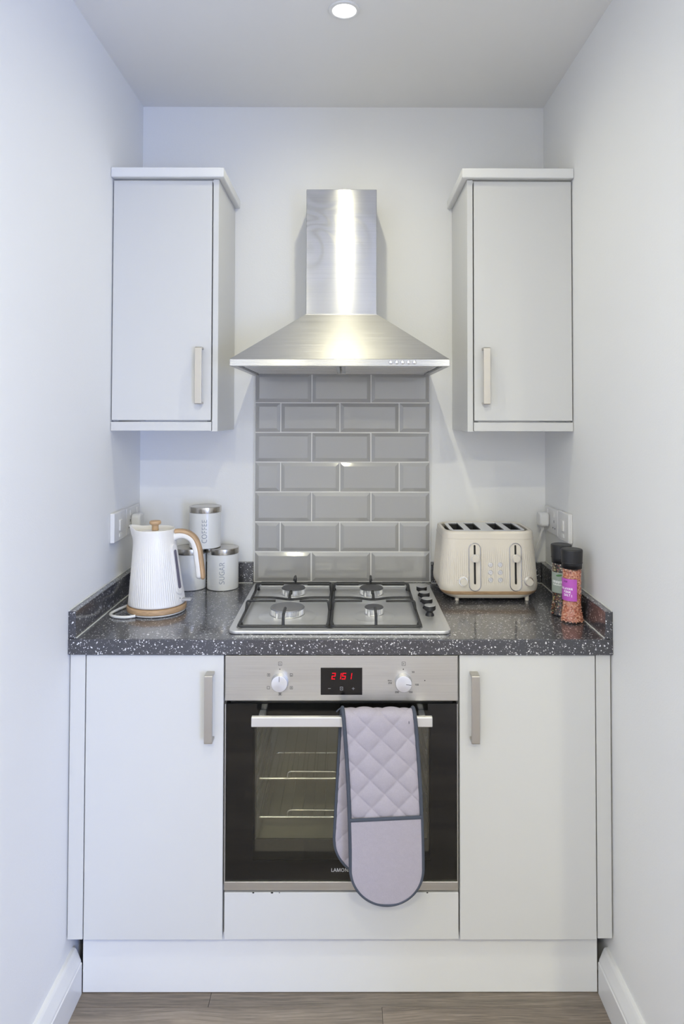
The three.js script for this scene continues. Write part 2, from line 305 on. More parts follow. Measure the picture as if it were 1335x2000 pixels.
function wallCabinet(side) {
  const xo = side < 0 ? XL + 0.001 : XR - 0.001;         // outer side, on the wall
  const s = -side, X = (d) => xo + s * d;                // d metres inwards
  const bx = (d0, d1, ...r) => side < 0 ? B(X(d0), X(d1), ...r) : B(X(d1), X(d0), ...r);
  const t = thing('wall_cabinet', side < 0 ? 'white wall cabinet left of the extractor hood, above the kettle' : 'white wall cabinet right of the extractor hood, above the toaster', 'cabinet', [X(0.15), 1.4545, 0.15], 'wall cabinets either side of the hood');
  const wIn = side < 0 ? 0.303 : 0.3005, y0 = 1.4545;
  const body = part(t, 'body', merge([bx(0, 0.018, y0 + 0.026, 2.212, 0.001, 0.284), bx(wIn - 0.018, wIn, y0 + 0.026, 2.212, 0.001, 0.284), bx(0.018, wIn - 0.018, 2.19, 2.212, 0.001, 0.284), bx(0.018, wIn - 0.018, y0 + 0.032, y0 + 0.05, 0.001, 0.284), bx(0.018, wIn - 0.018, y0 + 0.05, 2.19, 0.001, 0.01), bx(0.018, wIn - 0.018, 1.83, 1.848, 0.01, 0.27)]), carcass);
  part(t, 'end_panel', bx(wIn + 0.0015, wIn + 0.0185, y0 - 0.002, 2.2165, 0.001, 0.3055), foil);
  part(t, 'light_rail', bx(0.0005, wIn - 0.0005, y0, y0 + 0.0265, 0.2865, 0.305), foil);
  const door = part(t, 'door', bx(0.0025, wIn - 0.002, y0 + 0.0315, 2.2125, 0.2865, 0.3055, 0.002), foil);
  const hx = side < 0 ? -0.4297 : 0.4285;
  strapHandle(door, hx, 1.535, 1.705, 0.3055);
  // cornice: front strip and return strip with a small ogee
  const prof = (o) => [[0, 0], [o - 0.002, 0], [o, 0.002], [o, 0.0278], [o - 0.0007, 0.0285], [0, 0.0285]];
  const yb = 2.2185, O = 0.0165;
  const pr = prof(O), n = pr.length;   // swept round the corner with a mitre
  const secs = [
    pr.map(([a, b]) => V(X(0.0005), yb + b, 0.3055 - 0.017 + a + 0.017 * (a > 0 ? 1 : 0))),
    pr.map(([a, b]) => V(X(wIn + 0.0185 + (a > 0 ? a : -0.017)), yb + b, 0.3055 + (a > 0 ? a : -0.017))),
    pr.map(([a, b]) => V(X(wIn + 0.0185 + (a > 0 ? a : -0.017)), yb + b, 0.001)),
  ];
  const tri = [];
  for (let k = 0; k < 2; k++) for (let i = 0; i < n; i++) { const a = secs[k][i], b = secs[k][(i + 1) % n], c = secs[k + 1][i], d = secs[k + 1][(i + 1) % n]; side < 0 ? tri.push(a, c, b, b, c, d) : tri.push(a, b, c, b, d, c); }
  for (const k of [0, 2]) for (let i = 1; i + 1 < n; i++) (k === 0) === (side < 0) ? tri.push(secs[k][0], secs[k][i], secs[k][i + 1]) : tri.push(secs[k][0], secs[k][i + 1], secs[k][i]);
  let g = new THREE.BufferGeometry().setFromPoints(tri); g = boxUV(g); g.computeVertexNormals();
  part(t, 'cornice', g, gloss);
  return t;
}
wallCabinet(-1); wallCabinet(1);

// ---------------------------------------------------------------- extractor hood
{
  const xc = -0.0065, t = thing('extractor_hood', 'stainless steel chimney extractor hood on the back wall above the hob', 'extractor hood', [xc, 1.637, 0.2]);
  const zc = 0.170, yTop = 2.231, yMid = 1.824, hw = 0.1135, y1 = 1.6565, y0 = 1.637, x0 = -0.3095, x1 = 0.2945, zf = 0.492;
  part(t, 'chimney', B(xc - hw, xc + hw, yMid - 0.01, yTop, 0.001, zc, 0.0015), chimneySteel);
  // canopy skin as a truncated pyramid, thin sheet with a folded rim on top
  const q = (a, b, c, d) => [a, b, c, a, c, d];
  const A = [V(x0, y1, 0.001), V(x1, y1, 0.001), V(x1, y1, zf), V(x0, y1, zf)];
  const e = 0.004, C = [V(xc - hw - e, yMid, 0.001), V(xc + hw + e, yMid, 0.001), V(xc + hw + e, yMid, zc + e), V(xc - hw - e, yMid, zc + e)];
  const tri = [], N = 1, row = (k) => { const s = k / N, y = y1 + (yMid - y1) * s, sag = 0; return { y, l: x0 + (C[0].x - x0) * s + sag * 0.4, r: x1 + (C[1].x - x1) * s - sag * 0.4, z: zf + (C[2].z - zf) * s - sag }; };
  for (let k = 0; k < N; k++) {
    const a = row(k), b = row(k + 1);
    tri.push(...q(V(a.l, a.y, a.z), V(a.r, a.y, a.z), V(b.r, b.y, b.z), V(b.l, b.y, b.z)));
    tri.push(...q(V(a.r, a.y, a.z), V(a.r, a.y, 0.001), V(b.r, b.y, 0.001), V(b.r, b.y, b.z)));
    tri.push(...q(V(a.l, a.y, 0.001), V(a.l, a.y, a.z), V(b.l, b.y, b.z), V(b.l, b.y, 0.001)));
    tri.push(...q(V(a.r, a.y, 0.001), V(a.l, a.y, 0.001), V(b.l, b.y, 0.001), V(b.r, b.y, 0.001)));
  }
  tri.push(...q(C[3], C[2], C[1], C[0]), ...q(A[0], A[1], A[2], A[3]));
  let g = boxUV(new THREE.BufferGeometry().setFromPoints(tri)); g.computeVertexNormals();
  part(t, 'canopy', g, hoodSteel);
  part(t, 'collar', B(xc - hw - 0.002, xc + hw + 0.002, yMid - 0.001, yMid + 0.004, 0.001, zc + 0.002, 0.0008), steelM);
  const band = merge([B(x0, x1, y0, y1, zf - 0.018, zf), B(x0, x0 + 0.018, y0, y1, 0.001, zf - 0.018), B(x1 - 0.018, x1, y0, y1, 0.001, zf - 0.018), B(x0 + 0.018, x1 - 0.018, y0 + 0.004, y1, 0.001, 0.03)]);
  part(t, 'rim', band, rimSteel);
  for (const [a, b] of [[x0 + 0.02, xc - 0.003], [xc + 0.003, x1 - 0.02]]) {
    const f = part(t, 'grease_filter', B(a, b, y0 + 0.006, y0 + 0.014, 0.032, zf - 0.06), aluminium);
    for (let k = 0; k < 9; k++) part(f, 'slat', B(a + 0.01, b - 0.01, y0 + 0.0035, y0 + 0.0065, 0.05 + k * 0.04, 0.068 + k * 0.04, 0.001), steelM);
  }
  part(t, 'lamp_panel', B(x0 + 0.02, x1 - 0.02, y0 + 0.004, y0 + 0.012, zf - 0.058, zf - 0.019), Std({ color: lin(0.6, 0.6, 0.58), roughness: 0.4 }));
  for (let k = 0; k < 5; k++) {
    const bx = 0.1325 + k * 0.01625, by = 1.6480;
    part(t, 'button', lathe([[0, 0.0052], [0.004, 0.0048], [0.0052, 0.0035], [0.0056, 0], [0.0066, -0.0004]], 0, 0, 0, 20).rotateX(Math.PI / 2).translate(bx, by, zf), chrome);
  }
}

// ---------------------------------------------------------------- tiled splashback
{
  const xa = -0.3025, xb = 0.2955, ya = 0.931, yb = 1.6475, t = thing('tiled_splashback', 'grey glossy brick-pattern tiles on the wall behind the hob', 'splashback', [(xa + xb) / 2, ya, 0]);
  part(t, 'grout', B(xa, xb, ya, yb, 0.0005, 0.0064, 0), grout);
  for (const x of [xa - 0.0035, xb + 0.0005]) part(t, 'edge_sealant', B(x, x + 0.003, ya, yb, 0.0005, 0.009, 0.001), gloss);
  const cache = {};
  const tileGeo = (w, h) => {
    const key = w.toFixed(4) + h.toFixed(4); if (cache[key]) return cache[key];
    const z0 = 0.003, z1 = 0.0066, z2 = 0.0103, b = 0.0125, r = (i, z) => [V(i, i, z), V(w - i, i, z), V(w - i, h - i, z), V(i, h - i, z)];
    const R = [r(0, z0), r(0, z1 - 0.0008), r(0.0009, z1), r(b, z2), r(b + 0.0012, z2 + 0.0001)], tri = [];
    for (let k = 0; k < 4; k++) for (let i = 0; i < 4; i++) { const j = (i + 1) % 4; tri.push(R[k][i], R[k][j], R[k + 1][j], R[k][i], R[k + 1][j], R[k + 1][i]); }
    tri.push(R[4][0], R[4][1], R[4][2], R[4][0], R[4][2], R[4][3]);
    const g = boxUV(new THREE.BufferGeometry().setFromPoints(tri)); g.computeVertexNormals(); return cache[key] = g;
  };
  const hT = 0.0995, gap = (yb - ya - 7 * hT) / 8; let n = 0;
  for (let r = 0; r < 7; r++) {           // from the top row down
    const y = yb - gap - hT - r * (hT + gap), cuts = r % 2 ? [xa + 0.0005, -0.2155, -0.0120, 0.1915, xb - 0.0005] : [xa + 0.0005, -0.1090, 0.0945, xb - 0.0005];
    for (let k = 0; k + 1 < cuts.length; k++) {
      const a = cuts[k] + (k ? gap / 2 : 0), b = cuts[k + 1] - (k + 2 < cuts.length ? gap / 2 : 0);
      const m = new THREE.Mesh(tileGeo(b - a, hT), tileGlaze[(n * 5 + r) % 3]); m.name = 'tile'; n++;
      m.position.set(a - (xa + xb) / 2, y - ya, rr(0, 0.0004)); m.rotation.set(rr(-0.003, 0.003), rr(-0.003, 0.003), 0); m.castShadow = m.receiveShadow = true; t.add(m);
    }
  }
}

// ---------------------------------------------------------------- worktop and upstands
single('worktop', B(XL + 0.0005, XR - 0.0005, 0.8895, YC, 0.001, 0.605, 0.0025), laminate, 'dark grey laminate worktop with white flecks', 'worktop');
function upstand(label, x0, x1, z0, z1, seal) {
  const y1 = 1.0, t = thing('upstand', label, 'upstand', [(x0 + x1) / 2, YC, (z0 + z1) / 2], 'speckled upstands round the worktop');
  part(t, 'board', B(x0, x1, YC + 0.0006, y1, z0, z1, 0.002), laminate);
  for (const s of seal) part(t, 'sealant', B(...s, 0.001), sealant);
}
upstand('speckled upstand along the left wall behind the kettle cable', XL + 0.0005, XL + 0.0195, 0.001, 0.604, [[XL + 0.0005, XL + 0.004, 0.9995, 1.003, 0.002, 0.603], [XL + 0.0195, XL + 0.0225, YC + 0.0002, YC + 0.0032, 0.02, 0.600]]);
upstand('speckled upstand along the right wall beside the salt and pepper mills', XR - 0.0195, XR - 0.0005, 0.001, 0.604, [[XR - 0.004, XR - 0.0005, 0.9995, 1.003, 0.002, 0.603], [XR - 0.0225, XR - 0.0195, YC + 0.0002, YC + 0.0032, 0.02, 0.600]]);
upstand('short speckled upstand on the back wall behind the canisters', XL + 0.02, -0.3065, 0.001, 0.0195, [[XL + 0.02, -0.3065, YC + 0.0002, YC + 0.0028, 0.0195, 0.022]]);
upstand('short speckled upstand on the back wall behind the toaster', 0.2995, XR - 0.02, 0.001, 0.0195, [[0.2995, XR - 0.02, YC + 0.0002, YC + 0.0028, 0.0195, 0.022]]);

// ---------------------------------------------------------------- gas hob
{
  const x0 = -0.2975, x1 = 0.2875, z0 = 0.058, z1 = 0.567, t = thing('gas_hob', 'stainless steel four-burner gas hob set in the worktop', 'hob', [-0.005, YC, 0.31]);
  const wx0 = -0.2785, wx1 = 0.2135, wz0 = 0.082, wz1 = 0.545;
  const rim = rrShape(x0, x1, z0, z1, 0.022); rim.holes.push(rrShape(wx0, wx1, wz0, wz1, 0.012));
  part(t, 'rim', boxUV(extUp(rim, YC + 0.0003, 0.009, 0.0022)), hobSteel);
  part(t, 'well', boxUV(extUp(rrShape(wx0 - 0.003, wx1 + 0.003, wz0 - 0.003, wz1 + 0.003, 0.012), YC + 0.0006, 0.0034)), hobSteel);
  const yw = YC + 0.004;
  // pressed cross seams in the well
  const burners = [[-0.155, 0.415, 0.047, 'big'], [0.0900, 0.412, 0.0255, 'small'], [-0.155, 0.195, 0.036, 'mid'], [0.0900, 0.195, 0.036, 'mid']];
  burners.forEach(([x, z, r, k], i) => {
    const b = thing('x', '', '', [x, yw, z]); scene.remove(b); taken.x = -1; b.name = 'burner'; b.userData = {}; t.add(b); b.position.set(x + 0.005, yw - YC, z - 0.31);
    part(b, 'dish', lathe([[r + 0.034, 0.0002], [r + 0.026, 0.0012], [r + 0.006, 0.0062], [r + 0.002, 0.0066], [r - 0.004, 0.0056], [0, 0.0056]], x, yw, z, 56), hobSteel);
    const gear = new THREE.Shape(); const teeth = Math.round(r * 900);
    for (let q = 0; q < teeth * 4; q++) { const a = q / (teeth * 4) * Math.PI * 2, R = q % 4 < 2 ? r : r - 0.0025; q ? gear.lineTo(x + R * Math.cos(a), z + R * Math.sin(a)) : gear.moveTo(x + R * Math.cos(a), z + R * Math.sin(a)); }
    part(b, 'flame_ring', merge([extUp(gear, yw + 0.0066, 0.0165), lathe([[r * 0.93, 0.004], [r * 0.93, 0.0066], [r + 0.002, 0.0068], [r + 0.002, 0.0085], [r - 0.001, 0.009]], x, yw, z, 48)]), aluminium);
    part(b, 'cap', lathe([[r + 0.0008, 0.0232], [r + 0.0014, 0.0252], [r - 0.001, 0.0272], [r * 0.6, 0.0278], [0, 0.0278]], x, yw, z, 48), i === 0 ? capWorn : capEnamel);
    part(b, 'spark_plug', lathe([[0.003, 0.006], [0.003, 0.017], [0.0015, 0.018], [0.001, 0.02], [0, 0.02]], x - r * 0.5 - 0.002, yw, z + r * 0.87 + 0.004, 12), whitePlastic);
  });
  for (const [a, b] of [[-0.2745, -0.0365], [-0.0285, 0.2095]]) {   // two cast pan supports
    const yf = YC + 0.0135, yt = YC + 0.044, r = 0.0042, zb = 0.098, zf = 0.541, m = (a + b) / 2, L = [];
    const corner = [V(a, yf, zf), V(b, yf, zf), V(b, yf + 0.006, zb), V(a, yf + 0.006, zb)];
    L.push(rod([V(m, yf, zf), corner[1], corner[2], V(m, yf + 0.006, zb)], r, 8, 0.014), rod([V(m, yf, zf), corner[0], corner[3], V(m, yf + 0.006, zb)], r, 8, 0.014));
    const frame = part(t, 'pan_support', merge(L), enamel, 'black pan support');
    for (const z of [0.405, 0.205]) for (const s of [-1, 1]) { const xs = s < 0 ? a : b; part(frame, 'finger', rod([V(xs, yf, z), V(xs - s * 0.004, yt, z), V(m + s * (z > 0.3 ? 0.034 : 0.03), yt, z)], 0.0034, 6, 0.006), enamel); }
    part(frame, 'crossbar', rod([V(a, yf + 0.004, 0.268), V(m - 0.05, yf + 0.004, 0.268), V(m, yf + 0.001, 0.285), V(m + 0.05, yf + 0.004, 0.268), V(b, yf + 0.004, 0.268)], 0.0036, 6, 0.03), enamel);
    for (const [z, dir] of [[zf, -1], [zb, 1]]) part(frame, 'finger', rod([V(m, yf, z), V(m, yt, z + dir * 0.004), V(m, yt, z + dir * 0.062)], 0.0042, 6, 0.006), enamel);
    for (const [z, dir] of [[0.31, 1], [0.31, -1]]) part(frame, 'finger', rod([V(m, yt - 0.012, z - dir * 0.03), V(m, yt, z - dir * 0.022), V(m, yt, z + dir * 0.012)], 0.0042, 6, 0.006), enamel);
    for (const x of [a, b]) for (const z of [0.13, 0.5]) part(frame, 'foot', rod([V(x, yf, z), V(x + (x < m ? 0.003 : -0.003), yw, z)], 0.0046, 6), blackPlastic);
    for (const s of [-1, 1]) part(frame, 'back_guard', B(s < 0 ? a + 0.006 : m + 0.038, s < 0 ? m - 0.038 : b - 0.006, yf - 0.001, yf + 0.0105, zb - 0.0045, zb + 0.0045, 0.003), enamel);
  }
  [0.212, 0.283, 0.354, 0.426].forEach((z) => {
    const x = 0.2465, y = YC + 0.009, k = part(t, 'control_knob', lathe([[0.0125, 0], [0.0118, 0.004], [0.0088, 0.008], [0.009, 0.012], [0.0155, 0.0165], [0.0165, 0.0185], [0.0165, 0.0275], [0.0158, 0.0285]], x, y, z, 32), blackPlastic, 'black hob knob with silver top');
    part(k, 'knob_cap', lathe([[0.0158, 0.0285], [0.0152, 0.0296], [0, 0.0298]], x, y, z, 32), aluminium);
  });
}

// ---------------------------------------------------------------- base cabinets, oven housing, plinth
function baseCabinet(side) {
  const L = side < 0, d0 = L ? -0.6545 : 0.3025, d1 = L ? -0.3020 : 0.6510, t = thing('base_cabinet', L ? 'white base cabinet under the worktop, left of the oven' : 'white base cabinet under the worktop, right of the oven', 'cabinet', [(d0 + d1) / 2, 0.15, 0.3], 'base cabinets either side of the oven');
  const c0 = L ? -0.6570 : 0.3012, c1 = L ? -0.3012 : 0.6535, yb = 0.172;
  part(t, 'body', merge([B(c0, c0 + 0.018, yb, 0.889, 0.02, 0.574), B(c1 - 0.018, c1, yb, 0.889, 0.02, 0.574), B(c0 + 0.018, c1 - 0.018, yb, yb + 0.018, 0.02, 0.574), B(c0 + 0.018, c1 - 0.018, 0.50, 0.518, 0.03, 0.55), B(c0 + 0.018, c1 - 0.018, 0.871, 0.889, 0.02, 0.574), B(c0 + 0.018, c1 - 0.018, yb + 0.018, 0.871, 0.02, 0.028)]), carcass);
  part(t, 'filler_strip', L ? B(XL + 0.003, d0 - 0.003, 0.168, 0.8885, 0.50, 0.593, 0.001) : B(d1 + 0.003, XR - 0.004, 0.170, 0.8885, 0.50, 0.593, 0.001), foil);
  const door = part(t, 'door', B(d0, d1, 0.1685, 0.8865, 0.576, 0.5955, 0.002), foil);
  strapHandle(door, L ? -0.3352 : 0.3385, 0.675, 0.846, 0.5955, 0.0205, 0.032);
  for (const x of [c0 + 0.03, c1 - 0.03]) part(t, 'leg', lathe([[0, 0], [0.022, 0], [0.022, 0.006], [0.014, 0.01], [0.014, 0.15], [0.024, 0.155], [0.024, 0.172]], x, 0, 0.48, 16), blackPlastic);
}
baseCabinet(-1); baseCabinet(1);
{
  const t = thing('oven_housing', 'white housing unit with plain front panel below the oven', 'cabinet', [0, 0.15, 0.3]);
  part(t, 'body', merge([B(-0.3002, -0.2992, 0.172, 0.889, 0.02, 0.574, 0), B(0.2992, 0.3002, 0.172, 0.889, 0.02, 0.574, 0), B(-0.299, 0.299, 0.172, 0.19, 0.02, 0.574), B(-0.299, 0.299, 0.272, 0.2895, 0.02, 0.574)]), carcass);
  for (const [x, w] of [[-0.2235, 0.006], [-0.176, 0.0075], [-0.157, 0.003], [0.2195, 0.0055]]) part(t, 'chipped_spot', lathe([[0, 0.0016], [w * 0.35, 0.0013], [w * 0.5, 0]], 0, 0, 0, 7).scale(1, 1, 0.5).rotateX(Math.PI / 2).translate(x, 0.2868, 0.5953), mattBlack, 'small dark chip in the panel edge');
  part(t, 'front_panel', B(-0.2975, 0.2990, 0.1695, 0.2875, 0.576, 0.5955, 0.002), foil);
}
single('plinth', B(XL + 0.0275, XR - 0.0275, 0.0015, 0.158, 0.534, 0.55, 0.001), gloss, 'white plinth kickboard along the floor under the units', 'plinth');

// ---------------------------------------------------------------- lettering
const font = await new FontLoader().loadAsync('fonts/droid/droid_sans_regular.typeface.json');
const fontB = await new FontLoader().loadAsync('fonts/droid/droid_sans_bold.typeface.json');
function text(str, size, depth = 0.0004, f = font) {
  const g = new TextGeometry(str, { font: f, size, depth, curveSegments: 3, bevelEnabled: false }); g.computeBoundingBox(); const b = g.boundingBox;
  g.translate(-(b.min.x + b.max.x) / 2, -(b.min.y + b.max.y) / 2, 0); return g;
}

// ---------------------------------------------------------------- built-in oven
{
  const t = thing('built_in_oven', 'built-in electric oven with black glass door and steel control panel', 'oven', [0, 0.2955, 0.3]);
  const zf = 0.600;
  const panelMat = steel({ roughness: 0.62, anisotropy: 0.5, anisotropyRotation: Math.PI / 2, color: lin(0.60, 0.58, 0.545) });
  const cp = part(t, 'control_panel', B(-0.2978, 0.2978, 0.772, 0.8868, 0.565, zf, 0.0015), panelMat, 'brushed steel control panel');
  // cavity: enamelled box open to the front, painted outer casing round it
  const ca = 0.225, cy0 = 0.352, cy1 = 0.722, cz0 = 0.17, cz1 = 0.566;
  const greyEnamel = Std({ color: lin(0.52, 0.51, 0.47), roughness: 0.4 });
  part(t, 'cavity', merge([B(-ca - 0.004, -ca, cy0, cy1, cz0, cz1, 0), B(ca, ca + 0.004, cy0, cy1, cz0, cz1, 0), B(-ca, ca, cy0 - 0.004, cy0, cz0, cz1, 0), B(-ca, ca, cy1, cy1 + 0.004, cz0, cz1, 0), B(-ca, ca, cy0, cy1, cz0 - 0.004, cz0, 0)]), greyEnamel);
  part(t, 'casing', merge([B(-0.29, 0.29, 0.74, 0.762, 0.06, 0.56, 0), B(-0.29, 0.29, 0.298, 0.335, 0.06, 0.56, 0), B(-0.29, -0.24, 0.335, 0.74, 0.06, 0.56, 0), B(0.24, 0.29, 0.335, 0.74, 0.06, 0.56, 0)]), Std({ color: lin(0.42, 0.42, 0.42), metalness: 0.8, roughness: 0.5 }));
  for (const s of [-1, 1]) for (let k = 0; k < 5; k++) for (const d of [0, 0.0125]) {
    const y = 0.675 - k * 0.0495 - d; part(t, 'side_rail', rod([V(s * (ca - 0.004), y, 0.20), V(s * (ca - 0.004), y, 0.555), V(s * (ca + 0.0), y, 0.560)], 0.0022, 6), chrome);
  }
  for (const y of [0.548, 0.448]) {
    const z1 = 0.545, x = ca - 0.012, R = part(t, 'rack', merge([rod([V(-x, y, z1), V(x, y, z1), V(x, y, 0.2), V(-x, y, 0.2), V(-x, y, z1)], 0.0032, 8, 0.02)]), chrome, 'chrome wire oven rack');
    part(R, 'pull_loop', rod([V(-0.142, y - 0.004, z1), V(-0.142, y + 0.018, z1), V(-0.010, y + 0.018, z1), V(-0.010, y - 0.004, z1)], 0.0022, 6, 0.01), chrome);
    for (let k = 0; k < 14; k++) part(R, 'wire', rod([V(-x + 0.02 + k * (2 * x - 0.04) / 13, y - 0.002, 0.2), V(-x + 0.02 + k * (2 * x - 0.04) / 13, y - 0.002, z1)], 0.0014, 5), chrome);
  }
  // door: outer glass sheet, printed black border behind it, coated inner glass, steel foot strip
  const door = part(t, 'door_glass', B(-0.2945, 0.2945, 0.3185, 0.7645, zf - 0.004, zf, 0), Phy({ color: lin(0.9, 0.9, 0.87), roughness: 0.02, transmission: 1, thickness: 0, ior: 1.38 }), 'black tinted oven door glass');
  const border = rrShape(-0.2945, 0.2945, 0.3185, 0.7645, 0.001); border.holes.push(rrShape(-0.2255, 0.2275, 0.3675, 0.727, 0.002));
  part(door, 'black_border', ext(border, zf - 0.0072, 0.003, 0), Phy({ color: lin(0.006, 0.006, 0.007), roughness: 0.6, specularIntensity: 0.15 }));
  part(door, 'inner_glass', B(-0.235, 0.235, 0.36, 0.735, 0.575, 0.577, 0), lowEGlass);
  part(door, 'inner_frame', merge([B(-0.235, 0.235, 0.352, 0.408, 0.568, 0.574, 0.001), B(-0.235, -0.220, 0.408, 0.735, 0.568, 0.574, 0.001), B(0.222, 0.235, 0.408, 0.735, 0.568, 0.574, 0.001)]), blackPlastic);
  part(door, 'foot_strip', B(-0.2975, 0.2975, 0.2960, 0.3178, 0.575, zf + 0.001, 0.0012), panelMat, 'brushed steel strip');
  for (const s of [-1, 1]) part(door, 'edge_trim', B(s > 0 ? 0.2948 : -0.2975, s > 0 ? 0.2975 : -0.2948, 0.318, 0.7645, 0.575, zf + 0.0005, 0.0008), panelMat);
  const hb = part(door, 'handle', B(-0.2235, 0.2265, 0.7285, 0.7530, 0.640, 0.652, 0.002), Phy({ color: lin(0.80, 0.79, 0.76), metalness: 0.85, roughness: 0.4 }), 'flat pale steel bar handle');
  for (const x of [-0.20, 0.203]) part(hb, 'bracket', B(x - 0.008, x + 0.008, 0.732, 0.7495, zf - 0.001, 0.641, 0.002), aluminium);
  part(door, 'lettering', text('LAMONA', 0.0092, 0.0003).scale(1, 0.95, 1).translate(0.0005, 0.3468, zf + 0.0001), Std({ color: lin(0.62, 0.62, 0.62), roughness: 0.5 }));
  // clock display
  const d = part(cp, 'display', B(-0.0534, 0.0529, 0.7878, 0.8565, zf - 0.002, zf + 0.0012, 0.0006), blackGloss, 'black clock display reading 21 51');
  const red = Std({ color: lin(0.05, 0, 0), emissive: lin(1, 0.0, 0.015), emissiveIntensity: 1.3 });
  const SEG = { 2: 'abged', 1: 'bc', 5: 'afgcd' };
  [['2', -0.0215], ['1', -0.0065], ['5', 0.0050], ['1', 0.0205]].forEach(([ch, x]) => {
    const w = 0.0094, h = 0.0165, b = 0.0021, yb = 0.8272, list = [], z0 = zf + 0.0012, z1 = zf + 0.0016;
    const seg = { a: [0, h - b, w, h], d: [0, 0, w, b], g: [0, (h - b) / 2, w, (h + b) / 2], f: [0, h / 2 + 0.0006, b, h - 0.0006], e: [0, 0.0006, b, h / 2 - 0.0006], b: [w - b, h / 2 + 0.0006, w, h - 0.0006], c: [w - b, 0.0006, w, h / 2 - 0.0006] };
    for (const s of SEG[ch]) { const [u0, v0, u1, v1] = seg[s]; list.push(B(u0, u1, v0, v1, 0, z1 - z0, 0)); }
    const g = merge(list); g.applyMatrix4(new THREE.Matrix4().makeShear(0, 0, 0.14, 0, 0, 0)); g.translate(x - w / 2, yb, z0);
    part(d, 'digit', g, red);
  });
  const grey = Std({ color: lin(0.35, 0.35, 0.36), roughness: 0.5 });
  for (const g of [[B(-0.0345, -0.0275, 0.8035, 0.8045, zf + 0.001, zf + 0.0016, 0), B(0.0265, 0.0335, 0.8035, 0.8045, zf + 0.001, zf + 0.0016, 0), B(0.0295, 0.0305, 0.8005, 0.8075, zf + 0.001, zf + 0.0016, 0),
    B(-0.0040, 0.0036, 0.8075, 0.8083, zf + 0.001, zf + 0.0016, 0), B(-0.0040, 0.0036, 0.7998, 0.8006, zf + 0.001, zf + 0.0016, 0), B(-0.0040, -0.0032, 0.8006, 0.8075, zf + 0.001, zf + 0.0016, 0), B(0.0028, 0.0036, 0.8006, 0.8075, zf + 0.001, zf + 0.0016, 0), B(-0.0018, 0.0014, 0.8035, 0.8046, zf + 0.001, zf + 0.0016, 0)]]) { part(d, 'minus_mark', g[0], grey); part(d, 'plus_mark', merge(g.slice(1, 3)), grey); part(d, 'mode_mark', merge(g.slice(3)), grey); }
  // knobs and their printed scales
  const icon = (x, y, s, inner) => { const o = rrShape(x - s, x + s, y - s, y + s, s * 0.25); const i = rrShape(x - s + 0.0008, x + s - 0.0008, y - s + 0.0008, y + s - 0.0008, s * 0.15); o.holes.push(i); return [ext(o, zf, 0.0003, 0, 3), ...inner.map(([a, b, c, e]) => B(x + a, x + b, y + c, y + e, zf, zf + 0.0003, 0))]; };
  const knobSteel = Phy({ color: lin(0.80, 0.80, 0.81), metalness: 1, roughness: 0.38, anisotropy: 0.4 });
  for (const [x, ang] of [[-0.1580, 0], [0.1578, -Math.PI / 2 - 0.1]]) {
    const y = 0.8205, k = part(cp, 'knob', lathe([[0, 0.0172], [0.0196, 0.017], [0.0208, 0.0158], [0.0212, 0.004], [0.0220, 0.002], [0.0220, 0]], 0, 0, 0, 40).rotateX(Math.PI / 2).translate(x, y, zf), knobSteel, 'round silver oven knob');
    part(k, 'pointer', B(-0.0006, 0.0006, 0.006, 0.0192, 0.0168, 0.0175, 0).rotateZ(ang).translate(x, y, zf), printBlack);
  }
  const P1 = [...icon(-0.1572, 0.8665, 0.0048, [[-0.0005, 0.0005, -0.0018, 0.0018]]), cylZ(0.0015, -0.1578, 0.8525, zf, zf + 0.0003, 12),
    ...icon(-0.1865, 0.838, 0.0036, [[-0.0012, 0.0012, -0.0012, 0.0012]]), ...icon(-0.1285, 0.838, 0.0036, [[-0.0016, 0.0016, -0.0018, -0.0010]]), ...icon(-0.187, 0.8055, 0.0038, []), ...icon(-0.1285, 0.8055, 0.0038, [[-0.0022, 0.0022, -0.0004, 0.0004], [-0.0004, 0.0004, -0.0022, 0.0022]]), ...icon(-0.1572, 0.7895, 0.0038, [[-0.0018, 0.0018, -0.0018, 0.0018]])];
  const tx = (s, x, y, z = 0.0044) => text(s, z, 0.0003, fontB).translate(x, y, zf);
  const P2 = [...icon(0.1588, 0.8665, 0.0050, [[-0.0018, 0.0018, -0.0005, 0.0005], [-0.0018, -0.0010, -0.0020, 0.0020]]), cylZ(0.0016, 0.1580, 0.8525, zf, zf + 0.0003, 12), cylZ(0.0014, 0.2130, 0.8240, zf, zf + 0.0003, 12),
    tx('50', 0.1832, 0.8455), tx('100', 0.1925, 0.8135), tx('150', 0.1765, 0.7945), tx('200', 0.1415, 0.7945), tx('250', 0.1240, 0.8175), tx('Max.', 0.1240, 0.8240, 0.0036)];
  part(cp, 'scale_print', merge(P1), printBlack); part(cp, 'scale_print', merge(P2), printBlack);
}

